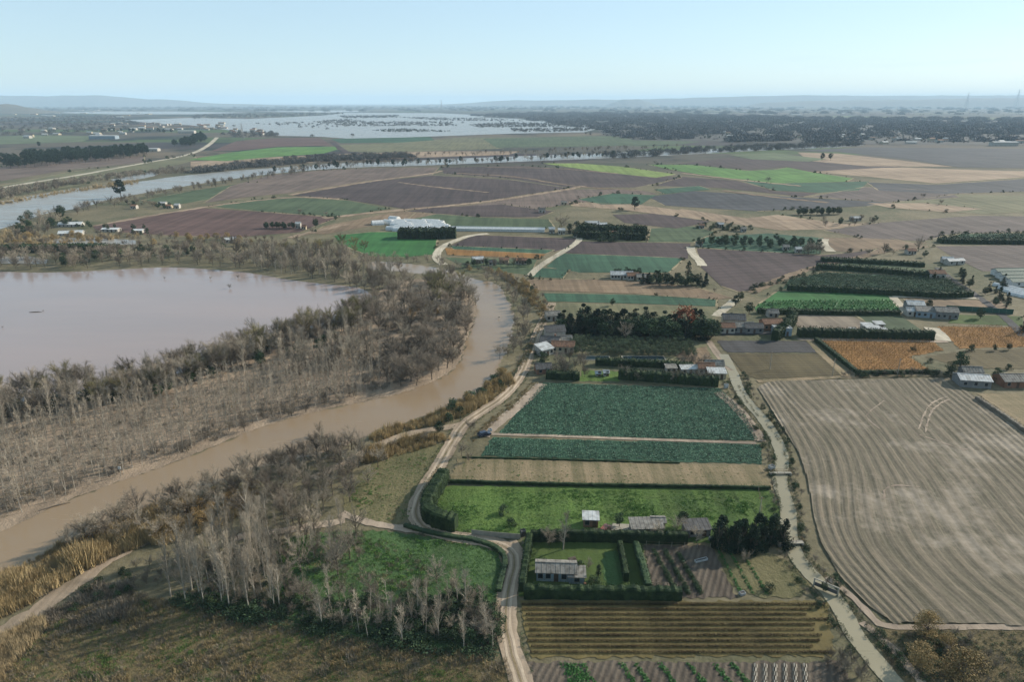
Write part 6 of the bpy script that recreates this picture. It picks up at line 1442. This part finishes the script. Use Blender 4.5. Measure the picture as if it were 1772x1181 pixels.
# parked vehicles
def car(px, py, rot, paint, label, van=False, name='parked_car', group=None, proto={}):
    q = G(px, py); key = (paint, van)
    L, W, H = (4.9, 1.9, 2.1) if van else (4.3, 1.75, 1.45)
    o = empty(name, (q.x, q.y, .16), rot)
    if key not in proto:
        pm = plain_mat('car_paint', paint, rough=.25, c2=paint); pm.node_tree.nodes['Principled BSDF'].inputs['Coat Weight'].default_value = .5
        prof = [(-L/2, .35), (-L/2, .85), (-L/2+.15, H*.62), (-L/2+.7, H*.98), (L*.12, H), (L*.26, H*.64), (L/2-.2, H*.55), (L/2, .7), (L/2, .35)] if not van else [(-L/2, .35), (-L/2, H*.95), (-L/2+.2, H), (L*.25, H), (L*.38, H*.6), (L/2-.1, H*.5), (L/2, .75), (L/2, .35)]
        b = MB(); n = len(prof)
        for s in (-1, 1):
            for x, z in prof: b.v.append((x, s * W/2 * (.82 if z > H*.8 else 1), z))
        for i in range(n): j = (i+1) % n; b.f.append((i, j, n+j, n+i)); b.m.append(0)
        b.f.append(tuple(range(n-1, -1, -1))); b.f.append(tuple(range(n, 2*n))); b.m += [0, 0]
        bm_ = b.mesh('body', pm)
        g = MB()
        for s in (-1, 1): y = s * (W/2 * .93 + .02); g.face([(-L/2+.6, y*1.0, H*.66), (L*.18, y, H*.66), (L*.1, y*.93, H*.92), (-L/2+.85, y*.93, H*.92)])
        g.face([(L*.27, -W*.4, H*.68), (L*.27, W*.4, H*.68), (L*.15, W*.36, H*.97), (L*.15, -W*.36, H*.97)])
        g.face([(-L/2+.1, -W*.4, H*.66), (-L/2+.1, W*.4, H*.66), (-L/2+.62, W*.36, H*.96), (-L/2+.62, -W*.36, H*.96)])
        gm_ = g.mesh('windows', B_glass)
        w = MB(); K = 12
        for i in range(K): 
            a0, a1 = 6.283*i/K, 6.283*(i+1)/K
            w.face([(math.cos(a0)*.33, -.1, math.sin(a0)*.33), (math.cos(a1)*.33, -.1, math.sin(a1)*.33), (math.cos(a1)*.33, .1, math.sin(a1)*.33), (math.cos(a0)*.33, .1, math.sin(a0)*.33)])
        w.face([(math.cos(6.283*i/K)*.33, -.1, math.sin(6.283*i/K)*.33) for i in range(K)]); w.face([(math.cos(6.283*i/K)*.33, .1, math.sin(6.283*i/K)*.33) for i in range(K)][::-1])
        proto[key] = (bm_, gm_, w.mesh('wheel', R_dark))
    bm_, gm_, wm_ = proto[key]
    link(bpy.data.objects.new('body', bm_), o); link(bpy.data.objects.new('windows', gm_), o)
    for sx in (-1, 1):
        for sy in (-1, 1): wh = bpy.data.objects.new('wheel', wm_); wh.location = (sx * L * .31, sy * (W/2 - .06), .33); link(wh, o)
    return tag(o, label, 'van' if van else 'car', group)
car(838, 755, T(25), (38, 46, 66), 'dark blue car parked where the track meets the leafy crop')
car(1582, 582, T(5), (222, 224, 226), 'white van at the left end of the yard behind the long hedge', True, 'parked_van')
car(1596, 582, T(-8), (214, 216, 220), 'white van at the right end of the yard behind the long hedge', True, 'parked_van')
car(1047, 921, T(60), (150, 84, 60), 'rusty brown car parked beside the small hut')
# far villages and farms
vr = random.Random(500)
def village(name, spots, label, group, smin, smax, whites=.6):
    for i, (x, y) in enumerate(spots):
        L = vr.uniform(smin, smax)
        q = G(x, y); o = building('house', x, y, L, L * vr.uniform(.4, .7), vr.uniform(3.5, 7), label, rm=R_white if vr.random() < whites else R_tile, wm=B_white if vr.random() < .75 else B_cream, wins=2, door=False, rot=vr.uniform(-.5, .5), rise=2, group=group, detail=False)
village('v', [(vr.uniform(190, 400), vr.uniform(214, 226)) for _ in range(36)], 'house in the village beside the far flood water', 'houses of the village by the flood', 12, 30, .45)
village('v', [(vr.uniform(400, 470), vr.uniform(224, 234)) for _ in range(12)], 'reddish roofed house on the flood side of the village', 'houses on the flood side', 10, 18, .2)
village('v', [(vr.uniform(1250, 1510), vr.uniform(229, 243)) for _ in range(26)], 'pale house of the far town between dusky woods', 'houses of the far town', 10, 24, .8)
village('v', [(vr.uniform(1510, 1772), vr.uniform(242, 251)) for _ in range(16)], 'pale building below the woods at the far right', 'buildings at the far right', 10, 28, .8)
village('v', [(vr.uniform(20, 250), vr.uniform(222, 240)) for _ in range(18)], 'scattered farmhouse on the far left plain', 'farmhouses of the far left plain', 10, 26, .7)
village('v', [(vr.uniform(750, 1300), vr.uniform(184, 196)) for _ in range(16)], 'pale works building far off near the horizon', 'buildings near the horizon', 60, 170, .9)
village('v', [(vr.uniform(1230, 1720), vr.uniform(186, 200)) for _ in range(12)], 'pale building on the far right plain', 'buildings on the far right plain', 50, 120, .9)
village('v', [(vr.uniform(20, 260), vr.uniform(190, 205)) for _ in range(16)], 'pale building on the plain under the left ridge', 'buildings under the left ridge', 30, 60, .8)
building('warehouse', 177, 241, 75, 22, 9, 'long blue white warehouse on the far left plain', cat='warehouse', rm=R_white, wm=B_blue, wins=5, detail=False)
building('warehouse', 322, 231, 55, 18, 8, 'bright white warehouse beside the village', cat='warehouse', rm=R_white, wins=4, detail=False)
building('warehouse', 264, 262, 22, 14, 5, 'white gabled barn at the end of the dark pine belt', cat='warehouse', rm=R_white, wins=2, detail=False)
building('warehouse', 1740, 253, 60, 18, 9, 'largest white warehouse at the far right', cat='warehouse', rm=R_white, wins=4, detail=False)
# pylons and masts on the skyline
def pylon(px, py, H, label, name='pylon'):
    q = G(px, py); o = empty(name, (q.x, q.y, 0)); m = MB(); w = H * .09; r = H * .006
    for sx in (-1, 1):
        for sy in (-1, 1): m.tube([(sx*w, sy*w, 0), (sx*w*.25, sy*w*.25, H*.75), (0, 0, H)], [r, r, r*.6], 3)
    for i in range(7):
        z0, z1 = H*.1*i, H*.1*(i+1); a, b = w*(1-i*.1), w*(1-(i+1)*.1)
        for s in (-1, 1): m.tube([(-a, s*a, z0), (b, s*b, z1)], [r*.6]*2, 3); m.tube([(a, s*a, z0), (-b, s*b, z1)], [r*.6]*2, 3)
    m.build('lattice_tower', B_grey, o)
    c = MB()
    for z in (.72, .82, .92): c.tube([(-H*.14, 0, H*z), (H*.14, 0, H*z)], [r*.8]*2, 3)
    c.build('cross_arms', B_grey, o); return tag(o, label, 'pylon')
pylon(1671, 188, 260, 'left one of the two tall masts on the right skyline'); pylon(1757, 187, 330, 'right one of the two tall masts on the right skyline'); pylon(764, 192, 130, 'tiny mast on the skyline above the flood water')
pylon(421, 244, 48, 'slender pylon at the edge of the village')
def pole(px, py, h, label):
    q = G(px, py); o = empty('utility_pole', (q.x, q.y, 0)); m = MB(); m.tube([(0,0,0),(0,0,h)], [.14,.1], 6); m.build('pole', B_conc, o)
    c = MB(); c.box(-.7, .7, -.05, .05, h-.5, h-.38); c.build('cross_arm', B_rust, o); return tag(o, label, 'utility pole')
for x, y, lb in ((1440,652,'utility pole behind the top left of the curving rows'),(1552,652,'utility pole behind the middle of the curving rows'),(1332,640,'utility pole beside the olive brown field'),(800,500,'pole on the bank at the top of the river bend'),(1312,905,'utility pole left of the dense conifers')):
    pole(x, y, 7.5, lb)
# allotment netting, hoops and odds and ends
def net_bed(x, i):
    q = G(x, 1150); o = empty('netted_bed', (q.x, q.y, .02), T(-20)); n = MB(); L, W = 8.5, 1.0
    for k in range(9):
        a = [(W/2 - math.cos(math.pi*j/6)*W/2, -L*k/8, math.sin(math.pi*j/6)*.45) for j in range(7)]; n.tube(a, [.02]*7, 3)
    n.build('hoops', B_rust, o)
    c = MB()
    for k in range(8):
        for j in range(6):
            p = lambda kk, jj: (W/2 - math.cos(math.pi*jj/6)*(W/2-.03), -L*kk/8, math.sin(math.pi*jj/6)*.43 - (.03 if 0 < jj < 6 and kk % 2 else 0))
            if (k + j) % 2 == 0: c.face([p(k, j), p(k, j+1), p(k+1, j+1), p(k+1, j)])
    c.build('white_netting', B_conc, o)
    return tag(o, '%s white netted bed from the left at the right end of the bottom allotment' % ords[i], 'netted bed')
for i in range(6): net_bed(1302 + i * 17, i)
def trough(px, py, label, name, mat, L=1.6, W=.8, H=.7):
    q = G(px, py); o = empty(name, (q.x, q.y, .1), T(20)); m = MB(); m.box(-L/2, L/2, -W/2, -W/2+.06, 0, H); m.box(-L/2, L/2, W/2-.06, W/2, 0, H); m.box(-L/2, -L/2+.06, -W/2+.06, W/2-.06, 0, H); m.box(L/2-.06, L/2, -W/2+.06, W/2-.06, 0, H); m.build('sides', mat, o)
    b = MB(); b.box(-L/2+.06, L/2-.06, -W/2+.06, W/2-.06, .02, H*.8); b.build('contents', R_dark, o); return tag(o, label, 'crate' if name == 'crate' else 'water tank')
trough(1213, 972, 'long white trough lying in the vegetable plots', 'water_trough', R_white, 3.2, .7, .5)
trough(1335, 812, 'white tank beside the canal at the fallow strip', 'water_tank', R_white, 1.6, 1.2, 1.0)
trough(1284, 1030, 'small white tank at the foot of the vegetable plots', 'water_tank', R_white, 1.2, .9, .6)
trough(848, 747, 'white crate beside the dark blue car', 'crate', R_white, 1.2, .9, .8)
trough(1256, 672, 'white tank at the corner of the leafy crop', 'water_tank', R_white, 1.3, 1.0, 1.6)
trough(905, 927, 'dark water tank beside the wall by the bright meadow', 'water_tank', R_dark, 1.2, 1.2, 1.4)
def marker():
    q = G(210, 826); o = empty('marker_post', (q.x, q.y, 0)); m = MB(); m.tube([(0,0,0),(0,0,3)], [.08,.07], 6); m.build('post', B_conc, o)
    c = MB(); c.box(-.4, .4, -.06, .06, 2.5, 3.3); c.build('board', R_white, o); tag(o, 'white board on a post at the left edge of the river', 'marker post')
marker()
# driftwood and drowned bushes in the lagoon
for x, y, h, lb in ((285,484,1.6,'drowned bush nearest the far shore of the lagoon'),(75,540,.9,'floating branch in the middle of the lagoon'),(5,568,.9,'floating branch at the left edge of the lagoon'),(863,552,1.2,'small drowned bush in the river below the bend'),(365,484,1.8,'low drowned bush at the right of the far lagoon shore'),(398,500,2.6,'thin drowned tree in the right of the lagoon'),(412,482,2.2,'dark drowned bush near the far lagoon shore')):
    q = G(x, y); K_warm.put(q.x, q.y, h, lb, name='drowned_bush')
def log(px, py, L, rot, label):
    q = G(px, py); m = MB(); m.tube([(-L/2,0,.1),(0,.2,.25),(L/2,0,.1)], [.22,.18,.08], 6); m.tube([(L*.1,.2,.2),(L*.25,.9,.6)], [.08,.03], 4)
    o = m.build('driftwood', P_bark2, loc=(q.x, q.y, 0)); o.rotation_euler.z = rot; tag(o, label, 'driftwood')
log(62, 541, 6, T(6), 'long floating log beside the branch in the lagoon'); log(95, 878, 7, T(35), 'dark fallen trunk slanting on the left river edge')

# yard clutter: woodpiles, drums and lean-tos that the farmyards hold
def woodpile(px, py, L, label, rot=0.0):
    q = G(px, py); m = MB(); r = random.Random(int(px)); 
    for j in range(3):
        for i in range(5 - j): m.tube([(-L/2 + r.uniform(-.1,.1), (i + j*.5) * .3 - .6, .16 + j*.27), (L/2 + r.uniform(-.1,.1), (i + j*.5) * .3 - .6, .16 + j*.27)], [.15, .14], 6)
    o = m.build('woodpile', P_bark2, loc=(q.x, q.y, .1)); o.rotation_euler.z = rot; tag(o, label, 'woodpile')
def drum(px, py, mat, label):
    q = G(px, py); m = MB(); m.tube([(0,0,0),(0,0,.3),(0,0,.31),(0,0,.6),(0,0,.61),(0,0,.9)], [.29,.29,.31,.31,.29,.29], 12)
    o = m.build('drum', mat, loc=(q.x, q.y, .1)); tag(o, label, 'drum')
woodpile(1036, 922, 2.4, 'woodpile between the small hut and the patio'); woodpile(1098, 932, 3, 'woodpile at the left end of the long grey shed', .3)
woodpile(1185, 930, 2.2, 'woodpile between the two grey sheds', -.2); woodpile(990, 972, 1.8, 'woodpile behind the long house', .4); woodpile(985, 604, 3, 'woodpile beside the orchard corner shed')
woodpile(1152, 1020, 2.2, 'stack of canes in the vegetable plots', 1.2)
drum(1010, 922, R_green, 'green drum at the left wall of the small hut'); drum(1162, 932, B_blue, 'pale blue drum in front of the long grey shed'); drum(1012, 1016, B_rust, 'rusty drum at the right end of the long house')
drum(1228, 936, R_white, 'white drum beside the low dark shed')

# ------------------------------------------------------------------ the air over the plain
def haze():
    b = MB(); b.box(-44000, 44000, -3000, 43000, -4, 405)
    m = bpy.data.materials.new('hazy_air'); m.use_nodes = True; n = m.node_tree; n.nodes.clear()
    out = n.nodes.new('ShaderNodeOutputMaterial'); v = n.nodes.new('ShaderNodeVolumePrincipled')
    v.inputs['Color'].default_value = (0.60, 0.82, 1.0, 1); v.inputs['Density'].default_value = HAZE
    v.inputs['Anisotropy'].default_value = 0.0
    n.links.new(v.outputs[0], out.inputs['Volume'])
    tag(b.build('haze', m), 'thin bluish winter haze over the whole plain', 'haze', kind='stuff')
HAZE = 5.6e-5
haze()
